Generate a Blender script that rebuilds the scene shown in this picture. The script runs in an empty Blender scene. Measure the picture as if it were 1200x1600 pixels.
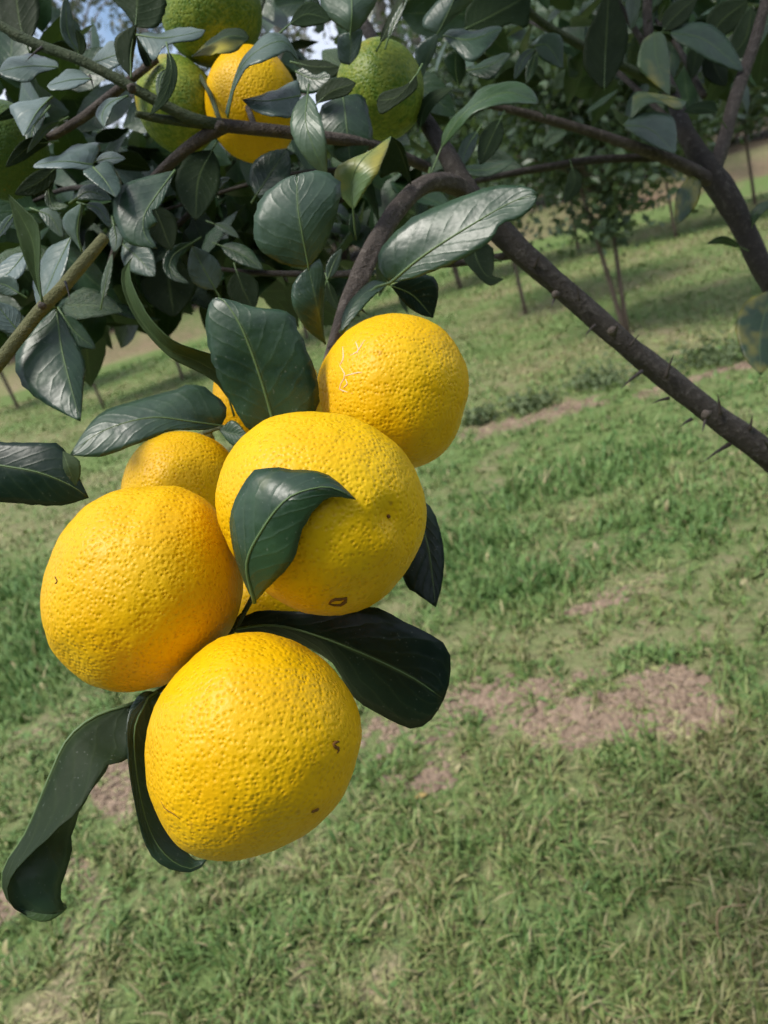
import bpy, math, random
import numpy as np
from mathutils import Vector, Matrix, noise as mnoise

random.seed(7)
RNG = np.random.default_rng(7)
scene = bpy.context.scene
COL = scene.collection
PI = math.pi

# ------------------------------------------------------------------ camera
CAM_H, PITCH, ROLL = 1.40, math.radians(20.0), math.radians(16.0)
CAM = np.array([0.0, 0.0, CAM_H])
FWD = np.array([0.0, math.cos(PITCH), -math.sin(PITCH)])
_R0 = np.array([1.0, 0.0, 0.0]); _U0 = np.array([0.0, math.sin(PITCH), math.cos(PITCH)])
RGT = math.cos(ROLL) * _R0 - math.sin(ROLL) * _U0
UPV = math.sin(ROLL) * _R0 + math.cos(ROLL) * _U0
cd = bpy.data.cameras.new('camera'); cam = bpy.data.objects.new('camera', cd); COL.objects.link(cam)
cam.matrix_world = Matrix([[RGT[i], UPV[i], -FWD[i], CAM[i]] for i in range(3)] + [[0, 0, 0, 1]])
cd.sensor_fit = 'VERTICAL'; cd.sensor_height = 36.0; cd.lens = 27.0
cd.clip_start = 0.02; cd.clip_end = 2000.0
cd.dof.use_dof = True; cd.dof.focus_distance = 0.305; cd.dof.aperture_fstop = 15.0
scene.camera = cam

# ------------------------------------------------------------------ sky, sun, exposure
SUN_DIR = Vector((-0.41, -0.21, 0.886)).normalized()
SUN_EL = math.asin(SUN_DIR.z); SUN_AZ = math.atan2(SUN_DIR.x, SUN_DIR.y)
world = bpy.data.worlds.new('World'); scene.world = world; world.use_nodes = True
wn, wl = world.node_tree.nodes, world.node_tree.links
wn.clear()
w_out = wn.new('ShaderNodeOutputWorld'); w_bg = wn.new('ShaderNodeBackground')
w_sky = wn.new('ShaderNodeTexSky'); w_sky.sky_type = 'NISHITA'; w_sky.sun_disc = False
w_sky.sun_elevation = SUN_EL; w_sky.sun_rotation = SUN_AZ
w_tc = wn.new('ShaderNodeTexCoord'); w_no = wn.new('ShaderNodeTexNoise')
w_no.inputs['Scale'].default_value = 3.2; w_no.inputs['Detail'].default_value = 3; w_no.inputs['Roughness'].default_value = 0.6
w_rp = wn.new('ShaderNodeValToRGB'); w_rp.color_ramp.elements[0].position = 0.33; w_rp.color_ramp.elements[1].position = 0.56
w_mx = wn.new('ShaderNodeMixRGB'); w_mx.inputs[2].default_value = (5.6, 6.0, 7.0, 1)
wl.new(w_tc.outputs['Generated'], w_no.inputs['Vector']); wl.new(w_no.outputs['Fac'], w_rp.inputs['Fac'])
wl.new(w_rp.outputs['Color'], w_mx.inputs['Fac']); wl.new(w_sky.outputs['Color'], w_mx.inputs[1])
wl.new(w_mx.outputs['Color'], w_bg.inputs['Color']); wl.new(w_bg.outputs['Background'], w_out.inputs['Surface'])
w_bg.inputs['Strength'].default_value = 0.10
sd = bpy.data.lights.new('sun', 'SUN'); sd.energy = 2.2; sd.angle = math.radians(18); sd.color = (1.0, 0.95, 0.86)
sun = bpy.data.objects.new('sun', sd); COL.objects.link(sun)
sun.rotation_euler = (-SUN_DIR).to_track_quat('-Z', 'Y').to_euler(); sun.location = (-6, -4, 8)
scene.view_settings.view_transform = 'Standard'; scene.view_settings.look = 'None'
scene.view_settings.exposure = 0.74; scene.view_settings.gamma = 1.0; scene.view_settings.use_curve_mapping = False
scene.render.engine = 'CYCLES'
scene.cycles.use_denoising = True; scene.cycles.denoising_prefilter = 'FAST'; scene.cycles.use_adaptive_sampling = True; scene.cycles.adaptive_threshold = 0.02
scene.cycles.max_bounces = 4; scene.cycles.diffuse_bounces = 2; scene.cycles.glossy_bounces = 2
scene.cycles.transmission_bounces = 3; scene.cycles.transparent_max_bounces = 6
scene.cycles.caustics_reflective = False; scene.cycles.caustics_refractive = False

# ------------------------------------------------------------------ helpers
def P(x, y, d):
    """a point seen at photo pixel (x, y), d metres along the view axis"""
    return CAM + d * (FWD + (x - 600.0) / 1200.0 * RGT + (800.0 - y) / 1200.0 * UPV)

def G(x, y):
    """where the sight line through a photo pixel meets level ground"""
    v = FWD + (x - 600.0) / 1200.0 * RGT + (800.0 - y) / 1200.0 * UPV
    return CAM + v * (-CAM_H / v[2])

def mesh_np(name, verts, faces, mats=(), fmat=None, smooth=True, uv=None):
    """faces: (n, k) int array or a list of such arrays"""
    me = bpy.data.meshes.new(name)
    arrs = [np.asarray(f, dtype=np.int32) for f in (faces if isinstance(faces, list) else [faces]) if len(f)]
    verts = np.asarray(verts, dtype=np.float32)
    me.vertices.add(len(verts)); me.vertices.foreach_set('co', verts.ravel())
    tot = np.concatenate([np.full(len(a), a.shape[1], dtype=np.int32) for a in arrs])
    idx = np.concatenate([a.ravel() for a in arrs])
    me.loops.add(len(idx)); me.loops.foreach_set('vertex_index', idx)
    me.polygons.add(len(tot))
    me.polygons.foreach_set('loop_start', np.concatenate([[0], np.cumsum(tot)[:-1]]).astype(np.int32))
    try: me.polygons.foreach_set('loop_total', tot)
    except Exception: pass
    for m in mats: me.materials.append(m)
    if fmat is not None: me.polygons.foreach_set('material_index', np.asarray(fmat, dtype=np.int32))
    me.polygons.foreach_set('use_smooth', np.full(len(tot), smooth))
    if uv is not None:
        l = me.uv_layers.new(name='UVMap'); l.data.foreach_set('uv', np.asarray(uv, dtype=np.float32)[idx].ravel())
    me.update(calc_edges=True); me.validate()
    return me

def add_obj(name, me, parent=None, loc=None):
    o = bpy.data.objects.new(name, me); COL.objects.link(o)
    if parent is not None: o.parent = parent
    if loc is not None: o.location = loc
    return o

def empty(name, loc, label, cat, group=None):
    o = bpy.data.objects.new(name, None); COL.objects.link(o); o.location = loc
    o.empty_display_size = 0.05
    return tag(o, label, cat, group)

def tag(o, label, cat=None, group=None, kind=None):
    o['label'] = label
    if cat: o['category'] = cat
    if group: o['group'] = group
    if kind: o['kind'] = kind
    return o

def spline(pts, n):
    """Catmull-Rom through pts, resampled to n points evenly along its length"""
    p = np.asarray(pts, dtype=float)
    if len(p) == 2:
        t = np.linspace(0, 1, n)[:, None]; return p[0] * (1 - t) + p[1] * t
    q = np.vstack([2 * p[0] - p[1], p, 2 * p[-1] - p[-2]])
    out = []
    for i in range(1, len(q) - 2):
        a, b, c, d = q[i - 1], q[i], q[i + 1], q[i + 2]
        t = np.linspace(0, 1, 14, endpoint=False)[:, None]
        out.append(0.5 * ((2 * b) + (c - a) * t + (2 * a - 5 * b + 4 * c - d) * t ** 2 + (3 * b - a - 3 * c + d) * t ** 3))
    out = np.vstack(out + [p[-1:]])
    s = np.concatenate([[0], np.cumsum(np.linalg.norm(np.diff(out[:, :3], axis=0), axis=1))])
    u = np.linspace(0, s[-1], n)
    return np.stack([np.interp(u, s, out[:, k]) for k in range(out.shape[1])], axis=1)

def unit(v):
    return v / np.maximum(np.linalg.norm(v, axis=-1, keepdims=True), 1e-12)

def tube_arrays(pts, rad, seg=10, rough=0.0, nscale=60.0, seed=0.0):
    pts = np.asarray(pts, float); n = len(pts); rad = np.asarray(rad, float)
    T = unit(np.gradient(pts, axis=0))
    ref = np.array([0.31, 0.2, 0.93]); N = [unit(np.cross(T[0], ref))]
    for i in range(1, n):
        v = N[-1] - T[i] * np.dot(N[-1], T[i]); N.append(unit(v))
    N = np.array(N); B = np.cross(T, N)
    a = np.linspace(0, 2 * PI, seg, endpoint=False)
    rr = np.repeat(rad[:, None], seg, 1)
    if rough > 0:
        for i in range(n):
            for j in range(seg):
                q = Vector(pts[i]) * nscale * 0.35 + Vector((math.cos(a[j]) * 1.3, math.sin(a[j]) * 1.3, seed))
                rr[i, j] *= 1 + rough * (mnoise.noise(q) + 0.6 * mnoise.noise(q * 2.7))
    V = pts[:, None, :] + rr[:, :, None] * (np.cos(a)[None, :, None] * N[:, None, :] + np.sin(a)[None, :, None] * B[:, None, :])
    V = V.reshape(-1, 3)
    i = np.arange(n - 1)[:, None] * seg; j = np.arange(seg)[None, :]; j2 = (j + 1) % seg
    F = np.stack([i + j, i + j2, i + seg + j2, i + seg + j], -1).reshape(-1, 4)
    V = np.vstack([V, pts[0] - T[0] * rad[0] * 0.3, pts[-1] + T[-1] * rad[-1] * 0.3])
    c0, c1 = len(V) - 2, len(V) - 1
    jj = np.arange(seg)
    E = np.concatenate([np.stack([np.full(seg, c0), (jj + 1) % seg, jj], 1),
                        np.stack([np.full(seg, c1), (n - 1) * seg + jj, (n - 1) * seg + (jj + 1) % seg], 1)])
    return V, F, E

# ------------------------------------------------------------------ materials
class NT:
    def __init__(s, name):
        s.m = bpy.data.materials.new(name); s.m.use_nodes = True
        s.n = s.m.node_tree.nodes; s.l = s.m.node_tree.links; s.n.clear()
        s.out = s.n.new('ShaderNodeOutputMaterial')
    def new(s, t, **kw):
        nd = s.n.new(t)
        for k, v in kw.items():
            if k.startswith('i_'):
                key = k[2:]; key = int(key) if key.isdigit() else key.replace('_', ' ')
                s.put(nd, key, v)
            else: setattr(nd, k, v)
        return nd
    def put(s, nd, key, v):
        if isinstance(v, bpy.types.NodeSocket): s.l.new(v, nd.inputs[key])
        else: nd.inputs[key].default_value = v
    def math(s, op, a, b=0.0, c=None, clamp=False):
        nd = s.new('ShaderNodeMath', operation=op, use_clamp=clamp); s.put(nd, 0, a); s.put(nd, 1, b)
        if c is not None: s.put(nd, 2, c)
        return nd.outputs[0]
    def mix(s, f, a, b, bt='MIX'):
        nd = s.new('ShaderNodeMixRGB', blend_type=bt); s.put(nd, 0, f)
        s.put(nd, 1, a if isinstance(a, bpy.types.NodeSocket) else (*a, 1)); s.put(nd, 2, b if isinstance(b, bpy.types.NodeSocket) else (*b, 1))
        return nd.outputs[0]
    def ramp(s, f, stops):
        nd = s.new('ShaderNodeValToRGB'); s.put(nd, 0, f); cr = nd.color_ramp
        while len(cr.elements) < len(stops): cr.elements.new(0.5)
        for e, (p, c) in zip(cr.elements, stops):
            e.position = p; e.color = (*c, 1) if isinstance(c, tuple) else (c, c, c, 1)
        return nd.outputs[0]
    def noise(s, scale, detail=3, vec=None, rough=0.55, dim='3D'):
        nd = s.new('ShaderNodeTexNoise', i_Scale=scale, i_Detail=detail, i_Roughness=rough)
        if vec is not None: s.put(nd, 'Vector', vec)
        return nd.outputs['Fac']
    def obj(s): return s.new('ShaderNodeTexCoord').outputs['Object']
    def geo(s): return s.new('ShaderNodeNewGeometry').outputs['Position']
    def attr(s, name, t='OBJECT'):
        return s.new('ShaderNodeAttribute', attribute_type=t, attribute_name=name).outputs['Fac']
    def rnd(s): return s.new('ShaderNodeObjectInfo').outputs['Random']
    def bump(s, h, strength, dist, nrm=None):
        nd = s.new('ShaderNodeBump', i_Strength=strength, i_Distance=dist, i_Height=h)
        if nrm is not None: s.put(nd, 'Normal', nrm)
        return nd.outputs[0]
    def finish(s, col, rough, nrm=None, spec=0.5, trans=0.0, tcol=None, coat=0.0, sss=0.0, sssr=None):
        b = s.new('ShaderNodeBsdfPrincipled')
        s.put(b, 'Base Color', col if isinstance(col, bpy.types.NodeSocket) else (*col, 1)); s.put(b, 'Roughness', rough)
        s.put(b, 'Specular IOR Level', spec)
        if nrm is not None: s.put(b, 'Normal', nrm)
        if coat: s.put(b, 'Coat Weight', coat)
        if sss:
            s.put(b, 'Subsurface Weight', sss); s.put(b, 'Subsurface Radius', sssr); s.put(b, 'Subsurface Scale', 1.0)
        sh = b.outputs[0]
        if trans:
            t = s.new('ShaderNodeBsdfTranslucent'); s.put(t, 'Color', tcol if isinstance(tcol, bpy.types.NodeSocket) else (*tcol, 1))
            mx = s.new('ShaderNodeMixShader'); s.put(mx, 0, trans); s.l.new(sh, mx.inputs[1]); s.l.new(t.outputs[0], mx.inputs[2]); sh = mx.outputs[0]
        s.l.new(sh, s.out.inputs['Surface'])
        return s.m

def leaf_material(name, under=False):
    t = NT(name)
    uv = t.new('ShaderNodeUVMap', uv_map='UVMap').outputs[0]
    sp = t.new('ShaderNodeSeparateXYZ', i_0=uv)
    u = t.math('ABSOLUTE', t.math('SUBTRACT', sp.outputs[0], 0.5)); v = sp.outputs[1]
    ob = t.obj(); n1 = t.noise(48, 3, ob); n2 = t.noise(320, 2, ob)
    ph = t.math('ADD', t.math('SUBTRACT', t.math('MULTIPLY', v, 8.0), t.math('MULTIPLY', u, 5.0)), t.math('MULTIPLY', n1, 1.1))
    sv = t.math('ABSOLUTE', t.math('SUBTRACT', t.math('FRACT', ph), 0.5))          # 0 on a side vein
    vein = t.math('SUBTRACT', 1.0, t.math('MULTIPLY', sv, 4.0), clamp=True)
    mid = t.math('SUBTRACT', 1.0, t.math('MULTIPLY', u, 30.0), clamp=True)
    lines = t.math('MAXIMUM', t.math('MULTIPLY', t.math('MULTIPLY', vein, vein), 0.10), mid)
    rnd = t.rnd(); yel = t.attr('yellowing'); young = t.attr('young')
    if under: c = t.mix(n1, (0.012, 0.023, 0.010), (0.026, 0.042, 0.016))
    else: c = t.mix(t.ramp(n1, [(0.3, 0.0), (0.7, 1.0)]), (0.006, 0.027, 0.012), (0.024, 0.070, 0.024))
    c = t.mix(t.math('MULTIPLY', rnd, 0.30), c, (0.030, 0.070, 0.026))
    c = t.mix(t.math('MULTIPLY', young, 0.85), c, (0.15, 0.24, 0.085))
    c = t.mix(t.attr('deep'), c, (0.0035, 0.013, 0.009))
    sheen_mask = t.math('MULTIPLY', t.attr('bloom'), t.ramp(n1, [(0.25, 0.25), (0.65, 1.0)]))  # strength of the sky sheen mixed into the upper-side colour
    if not under: c = t.mix(sheen_mask, c, (0.17, 0.225, 0.225))
    c = t.mix(t.math('MULTIPLY', t.ramp(t.noise(600, 1, ob), [(0.70, 0.0), (0.76, 1.0)]), 0.35), c, (0.16, 0.19, 0.15))
    ymask = t.ramp(t.math('ADD', t.noise(34, 2, ob), t.math('SUBTRACT', t.math('MULTIPLY', yel, 0.75), 0.45)), [(0.42, 0.0), (0.62, 1.0)])
    ymask = t.math('MULTIPLY', ymask, t.math('MULTIPLY', yel, 1.6, clamp=True))
    c = t.mix(ymask, c, t.mix(n2, (0.30, 0.27, 0.035), (0.42, 0.36, 0.06)))
    c = t.mix(t.math('MULTIPLY', lines, 0.38), c, (0.16, 0.23, 0.085))
    h = t.math('ADD', t.math('MULTIPLY', t.math('MULTIPLY', vein, vein), -0.10), t.math('ADD', t.math('MULTIPLY', n1, 1.3), t.math('MULTIPLY', n2, 0.10)))
    nrm = t.bump(h, 0.75, 0.0013)
    if under: return t.finish(c, 0.6, nrm, 0.15, 0.12, (0.10, 0.16, 0.02))
    r = t.math('ADD', 0.25, t.math('MULTIPLY', n1, 0.30))
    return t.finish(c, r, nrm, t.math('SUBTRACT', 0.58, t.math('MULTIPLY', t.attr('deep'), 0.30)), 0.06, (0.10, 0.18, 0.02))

def rind_material():
    t = NT('citrus_rind')
    ob = t.obj(); green = t.attr('green')
    wob = t.new('ShaderNodeTexNoise', i_Scale=170.0, i_Detail=2.0, i_Vector=ob).outputs['Color']
    vm = t.new('ShaderNodeVectorMath', operation='MULTIPLY_ADD', i_0=wob, i_1=(0.0012, 0.0012, 0.0012), i_2=ob).outputs[0]
    vd = t.new('ShaderNodeTexVoronoi', feature='SMOOTH_F1', i_Scale=510.0, i_Vector=vm, i_Randomness=0.85, i_Smoothness=0.25).outputs['Distance']
    pit = t.ramp(vd, [(0.08, 1.0), (0.40, 0.0)])
    dome = t.ramp(vd, [(0.05, 0.0), (0.30, 0.62), (0.62, 1.0)])
    n1 = t.noise(24, 3, ob); n3 = t.noise(420, 2, ob)
    yc = t.mix(t.ramp(n1, [(0.3, 0.0), (0.7, 1.0)]), (0.78, 0.435, 0.002), (0.83, 0.535, 0.003))
    yc = t.mix(t.math('MULTIPLY', t.ramp(t.noise(9, 2, ob), [(0.55, 0.0), (0.75, 1.0)]), 0.5), yc, (0.74, 0.52, 0.008))
    yc = t.mix(t.math('MULTIPLY', t.rnd(), 0.35), yc, (0.80, 0.40, 0.002))
    yc = t.mix(t.math('MULTIPLY', pit, 0.36), yc, (0.69, 0.32, 0.001))
    gc = t.mix(t.ramp(t.math('ADD', t.math('MULTIPLY', n3, 0.5), t.math('MULTIPLY', t.noise(55, 3, ob), 0.5)), [(0.38, 0.0), (0.62, 1.0)]), (0.095, 0.175, 0.020), (0.29, 0.345, 0.050))
    gc = t.mix(t.math('MULTIPLY', t.math('SUBTRACT', green, 0.75, clamp=True), 2.4, clamp=True), gc, (0.045, 0.095, 0.020))
    gc = t.mix(t.math('MULTIPLY', pit, 0.6), gc, (0.06, 0.13, 0.010))
    gm = t.ramp(t.math('ADD', t.math('SUBTRACT', green, 0.5), n1), [(0.36, 0.0), (0.72, 1.0)])
    gm = t.math('MULTIPLY', gm, t.math('MULTIPLY', green, 8.0, clamp=True))
    c = t.mix(gm, yc, gc)
    c = t.mix(t.math('MULTIPLY', t.ramp(t.noise(150, 2, ob), [(0.70, 0.0), (0.76, 1.0)]), 0.45), c, (0.42, 0.20, 0.02))
    h = t.math('ADD', dome, t.math('MULTIPLY', n3, 0.45))
    nrm = t.bump(h, 0.66, 0.00068)
    return t.finish(c, t.math('ADD', 0.34, t.math('MULTIPLY', n3, 0.16)), nrm, 0.24)

def bark_material(name, a, b, streak=(0.2, 0.17, 0.14), sc=1.0):
    t = NT(name)
    ob = t.obj(); n1 = t.noise(40 * sc, 4, ob); n2 = t.noise(190 * sc, 5, ob, 0.7); n3 = t.noise(900 * sc, 2, ob)
    c = t.mix(n1, a, b)
    c = t.mix(t.ramp(n2, [(0.52, 0.0), (0.70, 0.7)]), c, streak)
    h = t.math('ADD', t.math('MULTIPLY', n2, 1.2), t.math('MULTIPLY', n3, 0.4))
    return t.finish(c, 0.75, t.bump(h, 0.9, 0.0026), 0.25)

def plain(name, col, rough=0.6, spec=0.4, var=0.25, scale=60):
    t = NT(name); n = t.noise(scale, 3, t.obj())
    return t.finish(t.mix(n, tuple(x * (1 - var) for x in col), tuple(min(1, x * (1 + var)) for x in col)), rough, None, spec)

M_TOP = leaf_material('leaf_upper_side'); M_UND = leaf_material('leaf_lower_side', True)
M_RIND = rind_material()
M_BARK = bark_material('brown_bark', (0.024, 0.021, 0.019), (0.066, 0.058, 0.051), (0.13, 0.120, 0.108))
M_BARK2 = bark_material('ridged_bark', (0.042, 0.035, 0.030), (0.12, 0.100, 0.085), (0.22, 0.19, 0.165))
M_TWIG = bark_material('green_twig', (0.035, 0.055, 0.030), (0.075, 0.095, 0.045), (0.12, 0.13, 0.08))
M_OLIVE = bark_material('olive_twig', (0.085, 0.095, 0.040), (0.15, 0.15, 0.065), (0.20, 0.19, 0.10))
M_RIB = plain('leaf_rib', (0.10, 0.165, 0.06), 0.5)
M_THORN = plain('thorn_wood', (0.035, 0.028, 0.024), 0.5)
M_CALYX = plain('calyx', (0.13, 0.14, 0.05), 0.7)
M_SCAR_GLINT = plain('rind_scar', (0.19, 0.085, 0.020), 0.8, 0.2, 0.5, 900)

# ------------------------------------------------------------------ terrain
def _hash(ix, iy, seed):
    h = (ix.astype(np.int64) * 374761393 + iy.astype(np.int64) * 668265263 + seed * 1442695041) & 0xffffffff
    h = ((h ^ (h >> 13)) * 1274126177) & 0xffffffff
    return ((h ^ (h >> 16)) & 0xffff) / 65535.0

def vnoise(x, y, seed=0):
    ix, iy = np.floor(x), np.floor(y); fx, fy = x - ix, y - iy
    fx = fx * fx * (3 - 2 * fx); fy = fy * fy * (3 - 2 * fy)
    a, b = _hash(ix, iy, seed), _hash(ix + 1, iy, seed); c, d = _hash(ix, iy + 1, seed), _hash(ix + 1, iy + 1, seed)
    return (a * (1 - fx) + b * fx) * (1 - fy) + (c * (1 - fx) + d * fx) * fy

def fbm(x, y, f, oc=4, seed=0):
    s = 0; a = 0.5; t = 0
    for k in range(oc):
        s = s + a * vnoise(x * f + 17.3 * k, y * f - 9.1 * k, seed + k); t += a; a *= 0.55; f *= 2.1
    return s / t

BANK_Y = 19.0
def sstep(a, b, x):
    t = np.clip((x - a) / (b - a), 0, 1); return t * t * (3 - 2 * t)

def ground_z(x, y):
    z = 0.05 * (fbm(x, y, 0.7, 3, 3) - 0.5) + 0.035 * (fbm(x, y, 4.0, 3, 5) - 0.5)
    z = z + np.where(y > 10, 0.10 * (fbm(x, y, 0.25, 2, 8) - 0.5), 0)
    by = BANK_Y + 1.2 * (fbm(x, y * 0 + 1.0, 0.12, 3, 11) - 0.5)
    z = z + 0.62 * sstep(by, by + 1.3, y) + 0.05 * np.clip(y - by - 1.3, 0, 60)
    return z

PATCH = []      # bare earth: ground centre and the two half-axes
for (x, y, rx, ry) in [(760, 1090, 85, 34), (880, 1125, 75, 30), (1030, 1078, 130, 34), (1085, 1118, 90, 30), (610, 1160, 75, 60), (665, 1225, 40, 20), (960, 1140, 120, 26), (830, 1080, 90, 20),
                       (195, 1205, 60, 60), (40, 1400, 90, 30), (940, 945, 60, 12), (840, 652, 130, 12), (1090, 592, 110, 8)]:
    c = G(x, y); ax = np.linalg.norm(G(x + rx, y - rx * 0.27) - c); ay = np.linalg.norm(G(x, y - ry) - c)
    PATCH.append((c[0], c[1], max(ax, 0.05), max(ay, 0.05)))
LUSH = []
for (x, y, rx, ry) in [(850, 760, 150, 26), (1010, 720, 90, 26), (720, 860, 110, 45), (60, 1010, 130, 70), (1000, 830, 130, 30), (30, 935, 70, 26), (830, 910, 120, 30)]:
    c = G(x, y); ax = np.linalg.norm(G(x + rx, y - rx * 0.27) - c); ay = np.linalg.norm(G(x, y - ry) - c)
    LUSH.append((c[0], c[1], ax, ay))

def blob(x, y, lst):
    m = np.zeros_like(x)
    if lst is LUSH: m = m + sstep(15.6, 16.6, y) * (1 - sstep(18.4, 19.2, y)) * 0.9
    for (cx, cy, a, b) in lst:
        q = ((x - cx) / a) ** 2 + ((y - cy) / b) ** 2
        m = np.maximum(m, np.exp(-q * 1.1))
    return m

def dirt_mask(x, y):
    n = 0.6 * fbm(x, y, 6.0, 4, 21) + 0.4 * fbm(x, y, 26.0, 3, 25); b = blob(x, y, PATCH)
    d = sstep(0.22, 0.62, b * 0.70 + (n - 0.5) * 2.3) * sstep(0.05, 0.30, b)
    return np.maximum(d, (0.45 + 0.35 * np.exp(-np.hypot(x, y) / 1.5)) * sstep(0.56, 0.76, fbm(x, y, 5.0, 5, 31)))

def dry_mask(x, y):
    s = 0.5 + 0.5 * np.sin(y * 2.1 + 0.25 * x + 3 * fbm(x, y, 0.25, 2, 41))
    d = 0.55 * fbm(x, y, 1.6, 4, 43) + 0.45 * s * fbm(x * 0.3, y, 0.9, 3, 47)
    return np.clip(d + 0.12 - 0.5 * blob(x, y, LUSH), 0, 1)

def make_ground():
    nr = 430
    r = np.exp(np.linspace(math.log(0.28), math.log(900), nr))
    a = np.concatenate([np.radians(np.linspace(-58, 58, 300)), np.radians(np.linspace(60, 300, 70))])
    na = len(a)
    X = r[:, None] * np.sin(a)[None, :]; Y = r[:, None] * np.cos(a)[None, :]
    Z = ground_z(X, Y)
    V = np.stack([X, Y, Z], -1).reshape(-1, 3)
    V = np.vstack([V, [[0, 0, float(ground_z(np.zeros(1), np.zeros(1))[0])]]])
    i = np.arange(nr - 1)[:, None] * na; j = np.arange(na)[None, :]; j2 = (j + 1) % na
    F = np.stack([i + j, i + na + j, i + na + j2, i + j2], -1).reshape(-1, 4)
    jj = np.arange(na); E = np.stack([np.full(na, len(V) - 1), jj, (jj + 1) % na], 1)
    t = NT('orchard_ground')
    pos = t.geo(); dirt = t.attr('dirt', 'GEOMETRY'); dry = t.attr('dry', 'GEOMETRY'); bank = t.attr('bank', 'GEOMETRY')
    n1 = t.noise(9, 4, pos); n2 = t.noise(70, 4, pos, 0.65); n3 = t.noise(1.3, 4, pos)
    soil = t.mix(t.ramp(n2, [(0.36, 0.0), (0.62, 1.0)]), (0.070, 0.047, 0.034), (0.47, 0.34, 0.245))
    grass = t.mix(n2, (0.070, 0.115, 0.036), (0.23, 0.31, 0.105))
    straw = t.mix(n2, (0.17, 0.155, 0.080), (0.42, 0.36, 0.21))
    g = t.mix(t.ramp(t.math('ADD', dry, t.math('MULTIPLY', t.math('SUBTRACT', n1, 0.5), 0.7)), [(0.36, 0.0), (0.75, 0.8)]), grass, straw)
    g = t.mix(t.ramp(t.math('ADD', dirt, t.math('MULTIPLY', t.math('SUBTRACT', n2, 0.5), 0.5)), [(0.18, 0.0), (0.80, 0.95)]), g, soil)
    rock = t.mix(n1, (0.10, 0.062, 0.048), (0.33, 0.205, 0.16))
    g = t.mix(bank, g, rock)
    g = t.mix(t.attr('litter', 'GEOMETRY'), g, t.mix(n2, (0.035, 0.030, 0.020), (0.13, 0.10, 0.065)))
    mat = t.finish(g, 0.95, t.bump(t.math('ADD', n2, t.math('MULTIPLY', n1, 0.7)), 0.8, 0.02), 0.15)
    me = mesh_np('ground', V, [F, E], [mat])
    x, y = V[:, 0].astype(float), V[:, 1].astype(float)
    by = BANK_Y + 1.2 * (fbm(x, y * 0 + 1.0, 0.12, 3, 11) - 0.5)
    bk = sstep(by - 0.1, by + 0.2, y) * (1 - sstep(by + 0.5, by + 1.1, y)) * (0.55 + 1.6 * (fbm(x, y, 0.45, 3, 77) - 0.45))
    for nm, arr in (('dirt', dirt_mask(x, y)), ('dry', dry_mask(x, y)), ('bank', np.clip(bk, 0, 1)), ('litter', sstep(by + 0.6, by + 1.6, y))):
        at = me.attributes.new(nm, 'FLOAT', 'POINT'); at.data.foreach_set('value', arr.astype(np.float32))
    o = add_obj('ground', me); o['kind'] = 'structure'; o['label'] = 'mown orchard ground with bare earth patches and a pinkish bank'

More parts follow.
